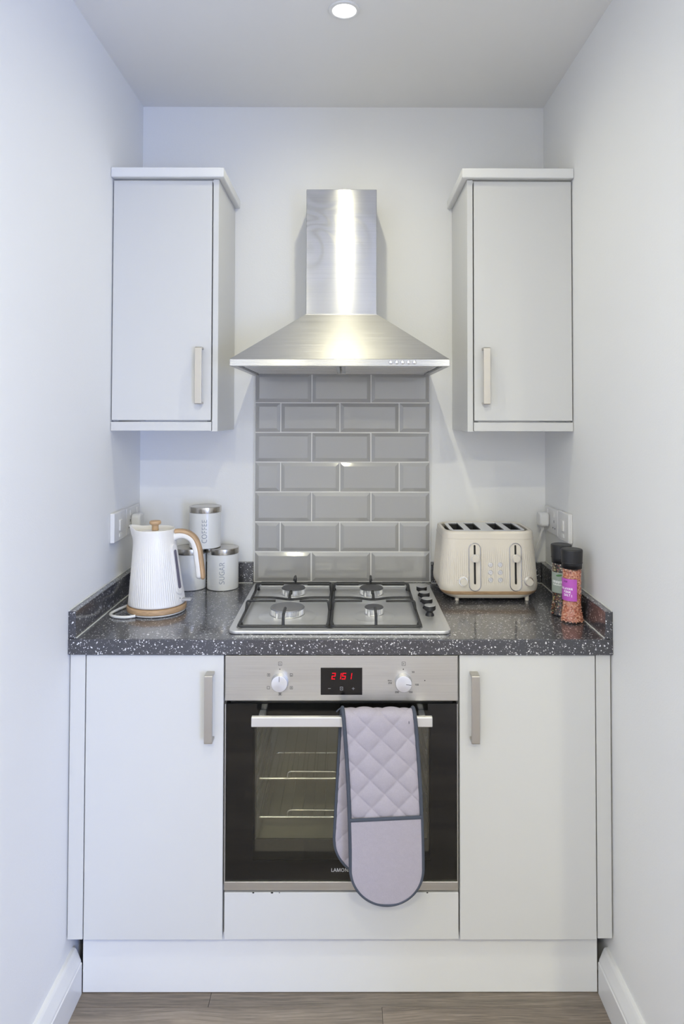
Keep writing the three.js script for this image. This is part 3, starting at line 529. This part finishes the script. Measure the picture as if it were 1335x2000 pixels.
// ---------------------------------------------------------------- double oven glove over the bar
{
  const t = thing('double_oven_glove', 'grey quilted double oven glove hung over the oven door handle', 'oven glove', [0.1, 0.7655, 0.646]);
  const greyCloth = tex(256, 256, (x, y) => { const w = ((x >> 1) + (y >> 1)) % 2 ? 8 : -4, n = 10 * (hash2(x >> 1, y >> 1) - 0.5) + 3 * (noise(x / 20, y / 20, 13, 13) - 0.5); return [cl(172 + w + n), cl(166 + w + n), cl(176 + w + n)]; }, true, 0.09);
  const cloth = Phy({ map: greyCloth, roughness: 0.9, sheen: 0.3, sheenColor: lin(0.6, 0.6, 0.65), sheenRoughness: 0.6 });
  const bind = Phy({ color: lin(0.07, 0.082, 0.11), roughness: 0.85 });
  const zF = 0.6615, zB = 0.6300, yA = 0.752, R = (zF - zB) / 2, arc = Math.PI * R, yEndF = 0.3065, yEndB = 0.352;
  const lenF = yA - yEndF, lenB = yA - yEndB, total = lenF + arc + lenB, half = 0.0875;
  const spine = (s) => {   // s from the front tip, over the bar, to the back tip
    if (s < lenF) { const y = yEndF + s, k = s / lenF; return { y, z: zF + 0.004 * Math.sin(k * 3.1), cx: 0.1125 - 0.018 * Math.pow(k, 2.2), ny: 0, nz: 1 }; }
    if (s < lenF + arc) { const a = (s - lenF) / R; return { y: yA + R * Math.sin(a), z: (zF + zB) / 2 + R * Math.cos(a), cx: 0.0945 - 0.002 * a, ny: Math.sin(a), nz: Math.cos(a) }; }
    const d = s - lenF - arc, k = d / lenB; return { y: yA - d, z: zB - 0.006 * Math.sin(k * 2.6), cx: 0.0882 - 0.0165 * Math.min(1, k * 1.3), ny: 0, nz: -1 };
  };
  const width = (s) => { const e = Math.min(s, total - s), r = half; return e < r ? half * Math.sqrt(Math.max(0, 1 - Math.pow(1 - e / r, 2))) : half; };
  const quilt = (s, x) => { const p = 0.047, u = (s + x) / Math.SQRT2, v = (s - x) / Math.SQRT2; return Math.pow(Math.abs(Math.sin(Math.PI * u / p) * Math.sin(Math.PI * v / p)), 0.42); };
  const skin = (s0, s1, out, hgt, quilted, inset, both) => {
    const NS = Math.round((s1 - s0) / 0.0024), NT = 74, pos = [], uv = [], idx = [], layer = (sgn) => {
      const o = pos.length / 3;
      for (let i = 0; i <= NS; i++) { const f = i / NS, s = s0 + (s1 - s0) * (s0 === 0 ? Math.pow(f, 1.15) : f), q = spine(s), w = Math.max(0.0005, width(s) - inset);
        for (let j = 0; j <= NT; j++) { const k = -1 + 2 * j / NT, x = k * w, edge = Math.min(1, (1 - Math.abs(k)) * w / 0.008, Math.min(s, total - s) / 0.008 + 0.05);
          const h = sgn > 0 ? out + (quilted ? hgt * quilt(s, x) : hgt * (1 + 0.10 * noise(s * 40, x * 30 + 9))) * Math.sqrt(Math.max(0, edge)) + 0.0015 * (noise(s * 14, x * 12) - 0.5) : -out - (quilted ? 0.7 * hgt * quilt(s, x) * Math.sqrt(Math.max(0, edge)) : 0);
          pos.push(q.cx + x, q.y + q.ny * h, q.z + q.nz * h); uv.push(x, s); } }
      for (let i = 0; i < NS; i++) for (let j = 0; j < NT; j++) { const a = o + i * (NT + 1) + j, b = a + 1, c = a + NT + 1, d = c + 1; sgn > 0 ? idx.push(a, b, c, b, d, c) : idx.push(a, c, b, b, c, d); }
    };
    layer(1); if (both) layer(-1);
    const g = new THREE.BufferGeometry(); g.setAttribute('position', new THREE.Float32BufferAttribute(pos, 3)); g.setAttribute('uv', new THREE.Float32BufferAttribute(uv, 2)); g.setIndex(idx); g.computeVertexNormals(); return g;
  };
  part(t, 'quilted_pad', skin(0, total, 0.002, 0.0062, true, 0, true), cloth, 'grey diamond-quilted cloth');
  const sp = 0.2115;   // pocket mouth
  part(t, 'pocket', skin(0, sp, 0.0078, 0.0016, false, 0.0, false), cloth, 'plain grey hand pocket');
  part(t, 'pocket', (() => { const g = skin(total - 0.22, total, 0.0078, 0.0016, false, 0, false); return g; })(), cloth, 'plain grey hand pocket');
  // edge binding: a flattened tape run round the outline
  const tape = (pts, a, b, nrm) => {
    const rings = pts.map((p, i) => { const tn = pts[Math.min(i + 1, pts.length - 1)].clone().sub(pts[Math.max(0, i - 1)]).normalize(), n = nrm[i], s = V(0, 0, 0).crossVectors(tn, n).normalize(), r = [];
      for (let k = 0; k < 10; k++) { const q = k / 10 * Math.PI * 2; r.push(p.clone().addScaledVector(s, Math.cos(q) * a).addScaledVector(n, Math.sin(q) * b)); } return r; });
    return loft(rings, true, true);
  };
  const side = (sg) => { const P = [], Nn = []; for (let i = 0; i <= 260; i++) { const f = i / 260, s = total * (0.5 - 0.5 * Math.cos(Math.PI * f)); const q = spine(s), w = width(s); P.push(V(q.cx + sg * (w + 0.0005 - (i === 0 || i === 260 ? 0.003 : 0)), q.y + q.ny * 0.003, q.z + q.nz * 0.003)); Nn.push(V(0, q.ny, q.nz)); } return tape(P, 0.0050, 0.0072, Nn); };
  part(t, 'binding', side(-1), bind, 'dark slate edge binding'); part(t, 'binding', side(1), bind, 'dark slate edge binding');
  const mouth = []; const mn = []; for (let i = 0; i <= 20; i++) { const k = -1 + i / 10, s = sp + 0.004 * k, q = spine(s); mouth.push(V(q.cx + k * half, q.y, q.z + 0.0098)); mn.push(V(0, 0, 1)); }
  part(t, 'pocket_binding', tape(mouth, 0.0046, 0.0022, mn), bind, 'dark slate edge binding');
  part(t, 'hanging_loop', tube([V(0.0125, 0.762, 0.648), V(0.004, 0.774, 0.646), V(-0.006, 0.768, 0.640), V(-0.012, 0.760, 0.636)], 0.0016, 20, 6), bind);
  part(t, 'care_stitch', B(0.1655, 0.1670, 0.745, 0.751, 0.6690, 0.6696, 0), bind);
}

// ---------------------------------------------------------------- kettle on its base
const flute = (n, k) => Math.pow(Math.abs(Math.sin(n * k)), 0.7);
{
  const kx = -0.543, kz = 0.345, N = 592;
  const base = thing('kettle_power_stand', 'round wooden-edged power stand with white cable under the kettle', 'kettle stand', [kx, YC, kz]);
  part(base, 'foot', lathe([[0, 0.0004], [0.079, 0.0004], [0.0825, 0.002], [0.0835, 0.0055], [0.082, 0.006], [0, 0.006]], kx, YC, kz, 64), whitePlastic);
  part(base, 'wood_ring', (() => { const g = lathe([[0.0805, 0.006], [0.0840, 0.0065], [0.0848, 0.009], [0.0848, 0.019], [0.0835, 0.0215], [0.07, 0.0222], [0, 0.0222]], kx, YC, kz, 64); const u = g.attributes.uv; for (let i = 0; i < u.count; i++) u.setXY(i, u.getX(i) * 0.53, u.getY(i) * 0.05); return g; })(), beech, 'pale beech ring');
  part(base, 'cable', tube([V(-0.583, YC + 0.0055, 0.421), V(-0.605, YC + 0.0045, 0.430), V(-0.640, YC + 0.0045, 0.424), V(-0.660, YC + 0.0045, 0.400), V(-0.655, YC + 0.0045, 0.360), V(-0.636, YC + 0.0045, 0.300), V(-0.625, YC + 0.005, 0.24), V(-0.640, YC + 0.012, 0.19), V(-0.655, YC + 0.05, 0.175), V(-0.652, YC + 0.10, 0.165), V(-0.655, YC + 0.15, 0.125), V(-0.668, 1.125, 0.108), V(-0.670, 1.138, 0.105)], 0.0042, 140, 10), whitePlastic);
  const plug = part(base, 'plug', ext(rrShape(-0.026, 0.026, -0.024, 0.024, 0.012), 0, 0.03, 0.005).rotateY(Math.PI / 2).translate(XL + 0.0105, 1.155, 0.105), whitePlastic, 'white three-pin plug');
  part(base, 'strain_relief', lathe([[0.0055, 0], [0.0065, 0.006], [0.0065, 0.014], [0, 0.014]], -0.670, 1.121, 0.105, 12), whitePlastic);

  const k = thing('kettle', 'white ribbed electric kettle with beech handle and lid knob', 'kettle', [kx, YC + 0.0222, kz]);
  const y0 = YC + 0.0235, top = 1.165, rings = [];
  const prof = (v) => 0.0822 + (0.0575 - 0.0822) * Math.pow(v, 0.92) + 0.003 * Math.pow(Math.max(0, v - 0.85) / 0.15, 2);
  const levels = [0, 0.004, 0.012, 0.02]; for (let i = 1; i <= 34; i++) levels.push(0.02 + 0.98 * i / 34);
  const ringAt = (v, dr = 0, lift = 0) => {
    const r = prof(v) + (v < 0.012 ? -0.003 * (1 - v / 0.012) : 0), ring = [];
    const fl = Math.max(0, Math.min(1, (v - 0.03) / 0.03)) * Math.max(0, Math.min(1, (0.93 - v) / 0.5));
    const cx = kx - 0.009 * v;
    for (let i = 0; i < N; i++) { const a = i / N * Math.PI * 2, rib = 0.0014 * fl * (flute(37, a) - 1); const toward = Math.max(0, -Math.cos(a)), spout = Math.pow(toward, 14) * 0.013 * Math.pow(Math.max(0, (v - 0.80) / 0.20), 1.5);
      ring.push(V(cx + Math.cos(a) * (r + rib + dr + spout), y0 + (top - y0) * v + lift + (v >= 0.95 ? (0.003 + 0.010 * Math.pow(toward, 6)) * (v - 0.95) / 0.05 : 0), kz - Math.sin(a) * (r + rib + dr + spout * 0.2))); }
    return ring;
  };
  for (const v of levels) rings.push(ringAt(v));
  rings.push(ringAt(1, -0.0010, 0.0012), ringAt(1, -0.0028, 0.0008), ringAt(0.985, -0.0032, 0), ringAt(0.95, -0.0034, 0));
  part(k, 'body', loft(rings, true, false), kettleWhite);
  const lx = kx - 0.009;
  const lid = part(k, 'lid', lathe([[0.0548, -0.006], [0.0548, -0.0035], [0.053, -0.0025], [0.026, -0.002], [0.0245, 0.001], [0.0225, 0.0022], [0, 0.0026]], lx, top - 0.004, kz, 64), kettleWhite);
  part(lid, 'knob', lathe([[0.0100, 0.001], [0.0095, 0.012], [0.0100, 0.0155], [0.0150, 0.0185], [0.0168, 0.0215], [0.0165, 0.0265], [0.0145, 0.0285], [0, 0.0290]], lx + 0.002, top - 0.002, kz, 40), beech, 'turned beech knob');
  // handle: white inner shell and beech outer strip swept along one curve
  const C = new THREE.CatmullRomCurve3([V(kx + 0.034, 1.1500, kz), V(kx + 0.060, 1.1560, kz), V(kx + 0.084, 1.1535, kz), V(kx + 0.105, 1.1400, kz), V(kx + 0.1175, 1.1130, kz), V(kx + 0.1230, 1.0800, kz), V(kx + 0.1275, 1.0450, kz), V(kx + 0.1300, 1.0190, kz)]);
  const strip = (off, thick, wide, s0, s1) => {
    const rs = []; const M = 46; for (let i = 0; i <= M; i++) { const s = s0 + (s1 - s0) * i / M, p = C.getPointAt(s), tn = C.getTangentAt(s), n = V(tn.y, -tn.x, 0).negate(); if (n.y + n.x < 0) n.negate();
      const e = Math.min(1, Math.sqrt(Math.max(0.02, 1 - Math.pow(Math.max(0, (s - (s1 - 0.05)) / 0.05), 2)))), grow = 1 + 0.7 * Math.pow(Math.max(0, 1 - s / 0.28), 1.6) * (off < 0 ? 1 : 0), r = [];
      for (let q = 0; q < 20; q++) { const a = q / 20 * Math.PI * 2, cx = Math.sign(Math.cos(a)) * Math.pow(Math.abs(Math.cos(a)), 0.75), cy = Math.sign(Math.sin(a)) * Math.pow(Math.abs(Math.sin(a)), 0.75);
        r.push(p.clone().addScaledVector(n, off * (off < 0 ? grow : 1) + cx * thick * e * grow).add(V(0, 0, cy * wide * e))); }
      rs.push(r); }
    return loft(rs, true, true);
  };
  part(k, 'handle', strip(-0.0055, 0.0092, 0.0125, 0, 0.985), kettleWhite);
  const grip = strip(0.0052, 0.0068, 0.0130, 0.10, 1), gu = grip.attributes.uv; for (let i = 0; i < gu.count; i++) gu.setXY(i, gu.getY(i), gu.getX(i));
  part(k, 'handle_strip', grip, beech, 'beech outer strip of the handle');
  // water gauge: lozenge frame and smoked window on the handle side
  const ga = -0.36, slab = (y0_, y1_, w, o, d) => { const s = rrShape(-w, w, y0_, y1_, w * 0.98), g = ext(s, 0, d, d * 0.3, 10), p = g.attributes.position;
    for (let i = 0; i < p.count; i++) { const yy = p.getY(i), v = (yy - y0) / (top - y0), r = prof(v) + o + p.getZ(i), a = -ga - p.getX(i) / 0.07, cx = kx - 0.009 * v; p.setXYZ(i, cx + Math.cos(a) * r, yy, kz + Math.sin(a) * r); }
    g.computeVertexNormals(); return g; };
  const gauge = part(k, 'water_gauge', slab(0.985, 1.128, 0.0125, -0.003, 0.0085), kettleWhite);
  part(gauge, 'gauge_window', slab(1.001, 1.112, 0.0062, 0.0022, 0.004), Phy({ color: lin(0.16, 0.15, 0.20), roughness: 0.15 }), 'smoked grey gauge window');
  part(k, 'switch_lever', B(kx + 0.072, kx + 0.104, 0.9625, 0.9695, kz + 0.004, kz + 0.024, 0.003), Phy({ color: lin(0.8, 0.8, 0.82), roughness: 0.1, transmission: 0.6, thickness: 0 }), 'clear switch lever');
  part(k, 'switch_slot', B(kx + 0.070, kx + 0.0745, 0.958, 0.974, kz + 0.002, kz + 0.026, 0.001), mattBlack);
}

// ---------------------------------------------------------------- canisters
function canister(x, y, z, word, label, turn = -0.06) {
  const t = thing('storage_canister', label, 'canister', [x, y, z], 'white tea coffee and sugar canisters'), R = 0.0515;
  part(t, 'body', lathe([[0, 0.0005], [R - 0.002, 0.0005], [R, 0.0025], [R, 0.1145], [R - 0.002, 0.116], [0, 0.116]], x, y, z, 64), tinWhite);
  part(t, 'lid', lathe([[R - 0.001, 0.116], [R + 0.0012, 0.1162], [R + 0.0012, 0.1335], [R, 0.1350], [R - 0.006, 0.1352], [R - 0.0075, 0.1345], [0, 0.1345]], x, y, z, 64), Phy({ color: lin(0.58, 0.55, 0.50), metalness: 1, roughness: 0.24 }), 'brushed steel lid');
  const g = text(word, 0.0165, 0.0004); g.rotateZ(Math.PI / 2);
  const p = g.attributes.position, toCam = Math.atan2(0.014 - x, 2.39 - z);
  for (let i = 0; i < p.count; i++) { const a = toCam + turn + p.getX(i) / R, r = R + 0.0001 + p.getZ(i); p.setXYZ(i, x + Math.sin(a) * r, y + 0.058 + p.getY(i), z + Math.cos(a) * r); }
  g.computeVertexNormals(); part(t, 'lettering', g, printGrey);
}
canister(-0.3985, YC, 0.0785, 'SUGAR', 'white canister with steel lid lettered SUGAR, standing on the worktop');
canister(-0.5060, YC, 0.0785, 'TEA', 'white steel-lidded canister partly hidden behind the kettle handle', -1.1);
canister(-0.4575, YC + 0.1353, 0.0785, 'COFFEE', 'white canister with steel lid lettered COFFEE, stacked on top');

// ---------------------------------------------------------------- toaster
{
  const tx = 0.4520, tz = 0.150, N = 1280, yb = YC + 0.0105, yt = 1.1455, t = thing('toaster', 'cream four-slice toaster with ribbed body and wooden band', 'toaster', [tx, YC, tz]);
  const half = (v) => { const a = 0.1555 - 0.0150 * Math.pow(v, 1.15), b = 0.1120 - 0.0105 * Math.pow(v, 1.1); const low = Math.max(0, (0.20 - v) / 0.20); return [a - 0.030 * Math.pow(low, 2.4), b - 0.016 * Math.pow(low, 2.4)]; };
  const ringAt = (v, d = 0, lift = 0) => {
    const [a, b] = half(v), y = yb + (yt - yb) * v + lift, fl = Math.max(0, Math.min(1, (v - 0.215) / 0.02)) * Math.max(0, Math.min(1, (0.80 - v) / 0.25));
    return rrect(a + d, b + d, 0.042, N).map(([x, z, nx, nz], i) => { const rib = 0.0011 * fl * (flute(80, i / N * Math.PI * 2) - 1); return V(tx + x + nx * rib, y, tz + z + nz * rib); }).reverse();
  };
  const seq = (v0, v1, n) => Array.from({ length: n + 1 }, (_, i) => v0 + (v1 - v0) * i / n);
  part(t, 'underside', loft(seq(0, 0.06, 5).map((v) => ringAt(v)), true, false), cream);
  part(t, 'wood_band', loft([ringAt(0.0595), ringAt(0.062, 0.0004), ...seq(0.065, 0.112, 4).map((v) => ringAt(v, 0.0006)), ringAt(0.115, 0.0003), ringAt(0.118, -0.001)], false, false), beech, 'pale wooden band');
  const rs = seq(0.116, 0.975, 44).map((v) => ringAt(v)); rs.push(ringAt(0.99, -0.0012), ringAt(0.998, -0.0035), ringAt(1, -0.0065), ringAt(0.998, -0.0100), ringAt(0.985, -0.0120), ringAt(0.93, -0.0125));
  part(t, 'body', loft(rs), cream);
  part(t, 'top_line', loft([ringAt(0.885, 0.0001), ringAt(0.8865, 0.0009), ringAt(0.8905, 0.0009), ringAt(0.892, 0.0001)]), cream);
  // top: dark gap, steel plate with four slots, dark wells
  const [ta, tb] = half(1), plate = rrShape(tx - ta + 0.023, tx + ta - 0.023, tz - tb + 0.0145, tz + tb - 0.0135, 0.03);
  const slots = [-0.0895, -0.0365, 0.0365, 0.0895].map((d) => [tx + d - 0.0165, tx + d + 0.0165, tz - 0.074, tz + 0.066]);
  slots.forEach((s) => plate.holes.push(rrShape(...s, 0.003)));
  part(t, 'gap_liner', extUp(rrShape(tx - ta + 0.010, tx + ta - 0.010, tz - tb + 0.010, tz + tb - 0.010, 0.034), yt - 0.050, 0.003), blackPlastic);
  part(t, 'top_plate', boxUV(extUp(plate, yt - 0.0065, 0.006, 0.0012)), Phy({ color: lin(0.72, 0.72, 0.72), metalness: 1, roughness: 0.3 }), 'steel top plate');
  slots.forEach(([a, b, c, d]) => { const s = rrShape(a - 0.0012, b + 0.0012, c - 0.0012, d + 0.0012, 0.003); s.holes.push(rrShape(a, b, c, d, 0.003));
    const w = part(t, 'bread_slot', extUp(s, yt - 0.047, 0.041), enamel, 'dark bread slot'); for (const q of [0.3, 0.7]) part(w, 'grill_wire', rod([V(a + (b - a) * q, yt - 0.026, c), V(a + (b - a) * q, yt - 0.026, d)], 0.0012, 6), aluminium); });
  // front fittings follow the leaning front face
  const zAt = (y) => { const v = (y - yb) / (yt - yb); return tz + half(v)[1]; };
  const lean = (g) => { const p = g.attributes.position; for (let i = 0; i < p.count; i++) p.setZ(i, p.getZ(i) + zAt(p.getY(i))); g.computeVertexNormals(); return g; };
  const obround = (x, y0, y1, w) => rrShape(x - w, x + w, y0, y1, w * 0.995);
  for (const x of [0.4045, 0.5295]) {
    const ring = obround(x, 0.9650, 1.1110, 0.0187); ring.holes.push(obround(x, 0.9672, 1.1088, 0.0165));
    const f = part(t, 'lever_surround', lean(boxUV(ext(ring, -0.001, 0.0040, 0.0008, 16))), Std({ color: lin(0.45, 0.45, 0.47), metalness: 1, roughness: 0.2 }), 'chrome oval surround');
    part(f, 'surround_face', lean(boxUV(ext(obround(x, 0.967, 1.109, 0.0168), -0.001, 0.0018, 0, 16))), cream);
    part(f, 'slot', lean(boxUV(ext(rrShape(x - 0.0028, x + 0.0028, 0.9860, 1.1045, 0.0026), 0.0002, 0.0012, 0, 6))), mattBlack, 'black lever slot');
    const y = 1.0655; const lv = part(t, 'lever', cylZ(0.0115, x, y, zAt(y) + 0.004, zAt(y) + 0.018, 32, 0.0105), cream); part(lv, 'lever_ring', cylZ(0.0122, x, y, zAt(y) + 0.003, zAt(y) + 0.009, 32), chrome);
  }
  for (const x of [0.3685, 0.5690]) {
    const y = 0.9950, kb = part(t, 'browning_dial', cylZ(0.0118, x, y, zAt(y) - 0.004, zAt(y) + 0.014, 32, 0.0108), cream); part(kb, 'dial_ring', cylZ(0.0140, x, y, zAt(y) - 0.006, zAt(y) + 0.003, 32), chrome);
    const dots = []; for (let k = 0; k < 7; k++) { const a = Math.PI * (0.05 + 0.9 * k / 6); dots.push(cylZ(0.0009, x + Math.cos(a) * 0.0175, y + Math.sin(a) * 0.0175, zAt(y + Math.sin(a) * 0.0175) - 0.0005, zAt(y + Math.sin(a) * 0.0175) + 0.0004, 8)); }
    part(kb, 'dial_dots', merge(dots), printGrey);
  }
  for (const x of [0.4525, 0.4822]) for (const y of [1.0445, 1.0215, 0.9990]) {
    const b = part(t, 'push_button', cylZ(0.0062, x, y, zAt(y) - 0.003, zAt(y) + 0.0022, 24), Phy({ color: lin(0.80, 0.78, 0.80), roughness: 0.25, metalness: 0.3 }), 'round push button'); part(b, 'button_mark', cylZ(0.0014, x, y, zAt(y) + 0.002, zAt(y) + 0.0026, 10), printGrey);
    part(b, 'button_rim', new THREE.TorusGeometry(0.0068, 0.0007, 6, 24).translate(x, y, zAt(y) + 0.0004), chrome);
  }
  for (const x of [0.3535, 0.5700]) for (const z of [0.232, 0.07]) part(t, 'foot', lathe([[0, 0], [0.0055, 0], [0.0062, 0.001], [0.0062, 0.012], [0.0075, 0.022], [0, 0.022]], x, YC, z, 20), cream);
  part(t, 'cable', tube([V(0.53, 0.965, 0.045), V(0.575, 0.958, 0.036), V(0.61, 0.985, 0.040), V(0.636, 1.03, 0.052), V(0.655, 1.08, 0.058), V(0.667, 1.12, 0.060), V(0.668, 1.135, 0.060)], 0.0036, 60, 8), whitePlastic);
  const pl = part(t, 'plug', ext(rrShape(-0.025, 0.025, -0.024, 0.024, 0.013), 0, 0.031, 0.006).rotateY(-Math.PI / 2).translate(XR - 0.0105, 1.155, 0.062), whitePlastic, 'white three-pin plug');
  part(pl, 'strain_relief', lathe([[0.005, 0], [0.006, 0.006], [0.006, 0.016], [0, 0.016]], 0.668, 1.118, 0.060, 12), whitePlastic);
}

// ---------------------------------------------------------------- wall sockets
function socket(side, z0, z1, y0, y1, thick, kind, label) {
  const x = side < 0 ? XL : XR, s = -side, t = thing(kind === 'switch' ? 'wall_switch' : 'wall_socket', label, kind === 'switch' ? 'switch' : 'socket', [x, (y0 + y1) / 2, (z0 + z1) / 2]);
  const bx = (d0, d1, ...r) => s > 0 ? B(x + d0, x + d1, ...r) : B(x - d1, x - d0, ...r);
  part(t, 'plate', bx(0.0003, thick, y0, y1, z0, z1, 0.003, 3), socketPlastic);
  const n = kind === 'double' ? 2 : 1, w = (z1 - z0) / n;
  for (let k = 0; k < n; k++) {
    const zm = z0 + w * (k + 0.5);
    if (kind === 'double') { part(t, 'rocker', bx(thick - 0.001, thick + 0.0025, y1 - 0.026, y1 - 0.008, zm - 0.005, zm + 0.005, 0.001), socketPlastic);
      for (const [dz, dy, a, b] of [[0, 0.004, 0.002, 0.004], [-0.011, -0.017, 0.0032, 0.002], [0.011, -0.017, 0.0032, 0.002]]) part(t, 'pin_hole', bx(thick - 0.001, thick + 0.0003, (y0 + y1) / 2 + dy - b - 0.003, (y0 + y1) / 2 + dy + b - 0.003, zm + dz - a, zm + dz + a, 0), printBlack);
    } else { part(t, 'rocker', bx(thick - 0.001, thick + 0.004, (y0 + y1) / 2 - 0.014, (y0 + y1) / 2 + 0.02, zm - 0.012, zm + 0.012, 0.002), socketPlastic);
      part(t, 'fuse_holder', bx(thick - 0.001, thick + 0.0015, y0 + 0.010, y0 + 0.022, zm - 0.010, zm + 0.010, 0.001), gloss); }
  }
}
socket(-1, 0.028, 0.170, 1.116, 1.202, 0.010, 'double', 'white double wall socket on the left wall with the kettle plug');
socket(-1, 0.188, 0.300, 1.116, 1.205, 0.014, 'switch', 'white switch plate on the left wall nearer than the plugged socket');
socket(1, 0.026, 0.168, 1.114, 1.198, 0.010, 'double', 'white double wall socket on the right wall with the toaster plug');
socket(1, 0.186, 0.292, 1.114, 1.203, 0.014, 'switch', 'white switch plate on the right wall behind the mills');

// ---------------------------------------------------------------- salt and pepper mills
function mill(x, z, label, name, fill, labelCanvas, span, ly0, ly1, turn) {
  const t = thing(name, label, 'mill', [x, YC, z], 'glass grinder mills'), y = YC;
  const R = (h) => 0.0262 + 0.0003 + (h < 0.05 ? 0.0078 * Math.pow(1 - h / 0.05, 1.5) : 0);
  const pr = [[0, 0.0005], [R(0) - 0.002, 0.0005], [R(0), 0.003]]; for (let h = 0.008; h < 0.15; h += 0.006) pr.push([R(h), h]); pr.push([0.0255, 0.151], [0.0235, 0.153]);
  part(t, 'glass_jar', lathe(pr, x, y, z, 48), clearGlass);
  part(t, 'cap', lathe([[0, 0.149], [0.0272, 0.149], [0.0275, 0.163], [0.0283, 0.1645], [0.0295, 0.198], [0.0285, 0.2005], [0.026, 0.2015], [0, 0.2010]], x, y, z, 48), blackPlastic, 'matt black grinder cap');
  part(t, 'cap_ring', lathe([[0.0274, 0.1625], [0.0290, 0.1635], [0.0290, 0.1650], [0.0278, 0.1655]], x, y, z, 48), blackPlastic);
  // contents: grains packed against the glass round a core
  const core = [[0, 0.004], [R(0) - 0.007, 0.004]]; for (let h = 0.008; h < 0.147; h += 0.01) core.push([R(h) - 0.0055, h]); core.push([0, 0.147]);
  part(t, 'core', lathe(core, x, y, z, 32), fill.core);
  const im = new THREE.InstancedMesh(fill.geo, fill.mat, fill.count), m = new THREE.Matrix4(), q = new THREE.Quaternion(), e = new THREE.Euler(), c = new THREE.Color();
  for (let i = 0; i < fill.count; i++) { const h = 0.004 + 0.142 * rnd(), a = rnd() * Math.PI * 2, s = rr(...fill.size), r = R(h) - s * 1.05 - 0.0007 - 0.002 * rnd(); q.setFromEuler(e.set(rr(0, 6), rr(0, 6), rr(0, 6)));
    m.compose(V(Math.cos(a) * r, h, Math.sin(a) * r), q, V(s, s * rr(0.7, 1), s * rr(0.7, 1))); im.setMatrixAt(i, m); const k = fill.tones[Math.floor(rnd() * fill.tones.length)]; im.setColorAt(i, c.setRGB(...k)); }
  im.name = fill.name; im.userData.kind = 'stuff'; im.castShadow = im.receiveShadow = true; t.add(im);
  const g = new THREE.CylinderGeometry(0.0269, 0.0269, ly1 - ly0, 24, 1, true, turn - span / 2, span); g.translate(x, y + (ly0 + ly1) / 2, z);
  part(t, 'label', g, Std({ map: labelCanvas, roughness: 0.45, side: THREE.DoubleSide }));
}
function labelTex(draw) { const c = document.createElement('canvas'); c.width = 512; c.height = 512; draw(c.getContext('2d')); const t = new THREE.CanvasTexture(c); t.colorSpace = THREE.SRGBColorSpace; return t; }
const saltLabel = labelTex((g) => { g.fillStyle = '#c45fc4'; g.fillRect(0, 0, 512, 512); g.fillStyle = '#3b1740'; g.fillRect(200, 48, 16, 34); g.fillRect(232, 48, 60, 34); g.fillStyle = '#c45fc4'; g.fillRect(242, 58, 40, 14); g.fillStyle = '#ffffff'; g.font = 'bold 74px sans-serif'; g.fillText('HIMALAYAN', 16, 256, 400); g.fillText('PINK', 196, 330); g.fillText('SALT', 196, 404); g.fillStyle = '#e9b9ea'; g.fillRect(380, 360, 22, 60); });
const pepperLabel = labelTex((g) => { g.fillStyle = '#9aa49a'; g.fillRect(0, 0, 512, 512); g.fillStyle = '#4e7d45'; g.beginPath(); g.ellipse(300, 70, 70, 26, -0.2, 0, 7); g.fill(); g.fillStyle = '#eef0ee'; for (let i = 0; i < 9; i++) { g.fillRect(130 + i * 30, 200 + (i * 7) % 12, 19, 62); if (i < 7) g.fillRect(150 + i * 30, 284 + (i * 5) % 9, 17, 40); } });
const saltMat = Phy({ color: 0xffffff, roughness: 0.45 }), pepMat = Std({ color: 0xffffff, roughness: 0.7 });
mill(0.6395, 0.4505, 'glass salt mill with black cap, pink crystals and magenta label', 'salt_mill', { name: 'salt_crystals', geo: new THREE.DodecahedronGeometry(1, 0), mat: saltMat, count: 1700, size: [0.0016, 0.0036], tones: [[0.70, 0.27, 0.16], [0.78, 0.40, 0.27], [0.56, 0.17, 0.09], [0.84, 0.52, 0.38], [0.42, 0.11, 0.06], [0.76, 0.36, 0.22]], core: Std({ color: lin(0.70, 0.32, 0.22), roughness: 0.8 }) }, saltLabel, 2.3, 0.062, 0.122, -0.95);
mill(0.6315, 0.3815, 'glass peppercorn mill with black cap, behind the salt mill', 'pepper_mill', { name: 'peppercorns', geo: new THREE.IcosahedronGeometry(1, 1), mat: pepMat, count: 1500, size: [0.0019, 0.0027], tones: [[0.05, 0.035, 0.03], [0.12, 0.08, 0.05], [0.30, 0.10, 0.06], [0.34, 0.32, 0.12], [0.62, 0.52, 0.40], [0.08, 0.06, 0.05]], core: Std({ color: lin(0.06, 0.045, 0.035), roughness: 0.8 }) }, pepperLabel, 2.4, 0.066, 0.124, -0.75);

renderer.render(scene, camera);
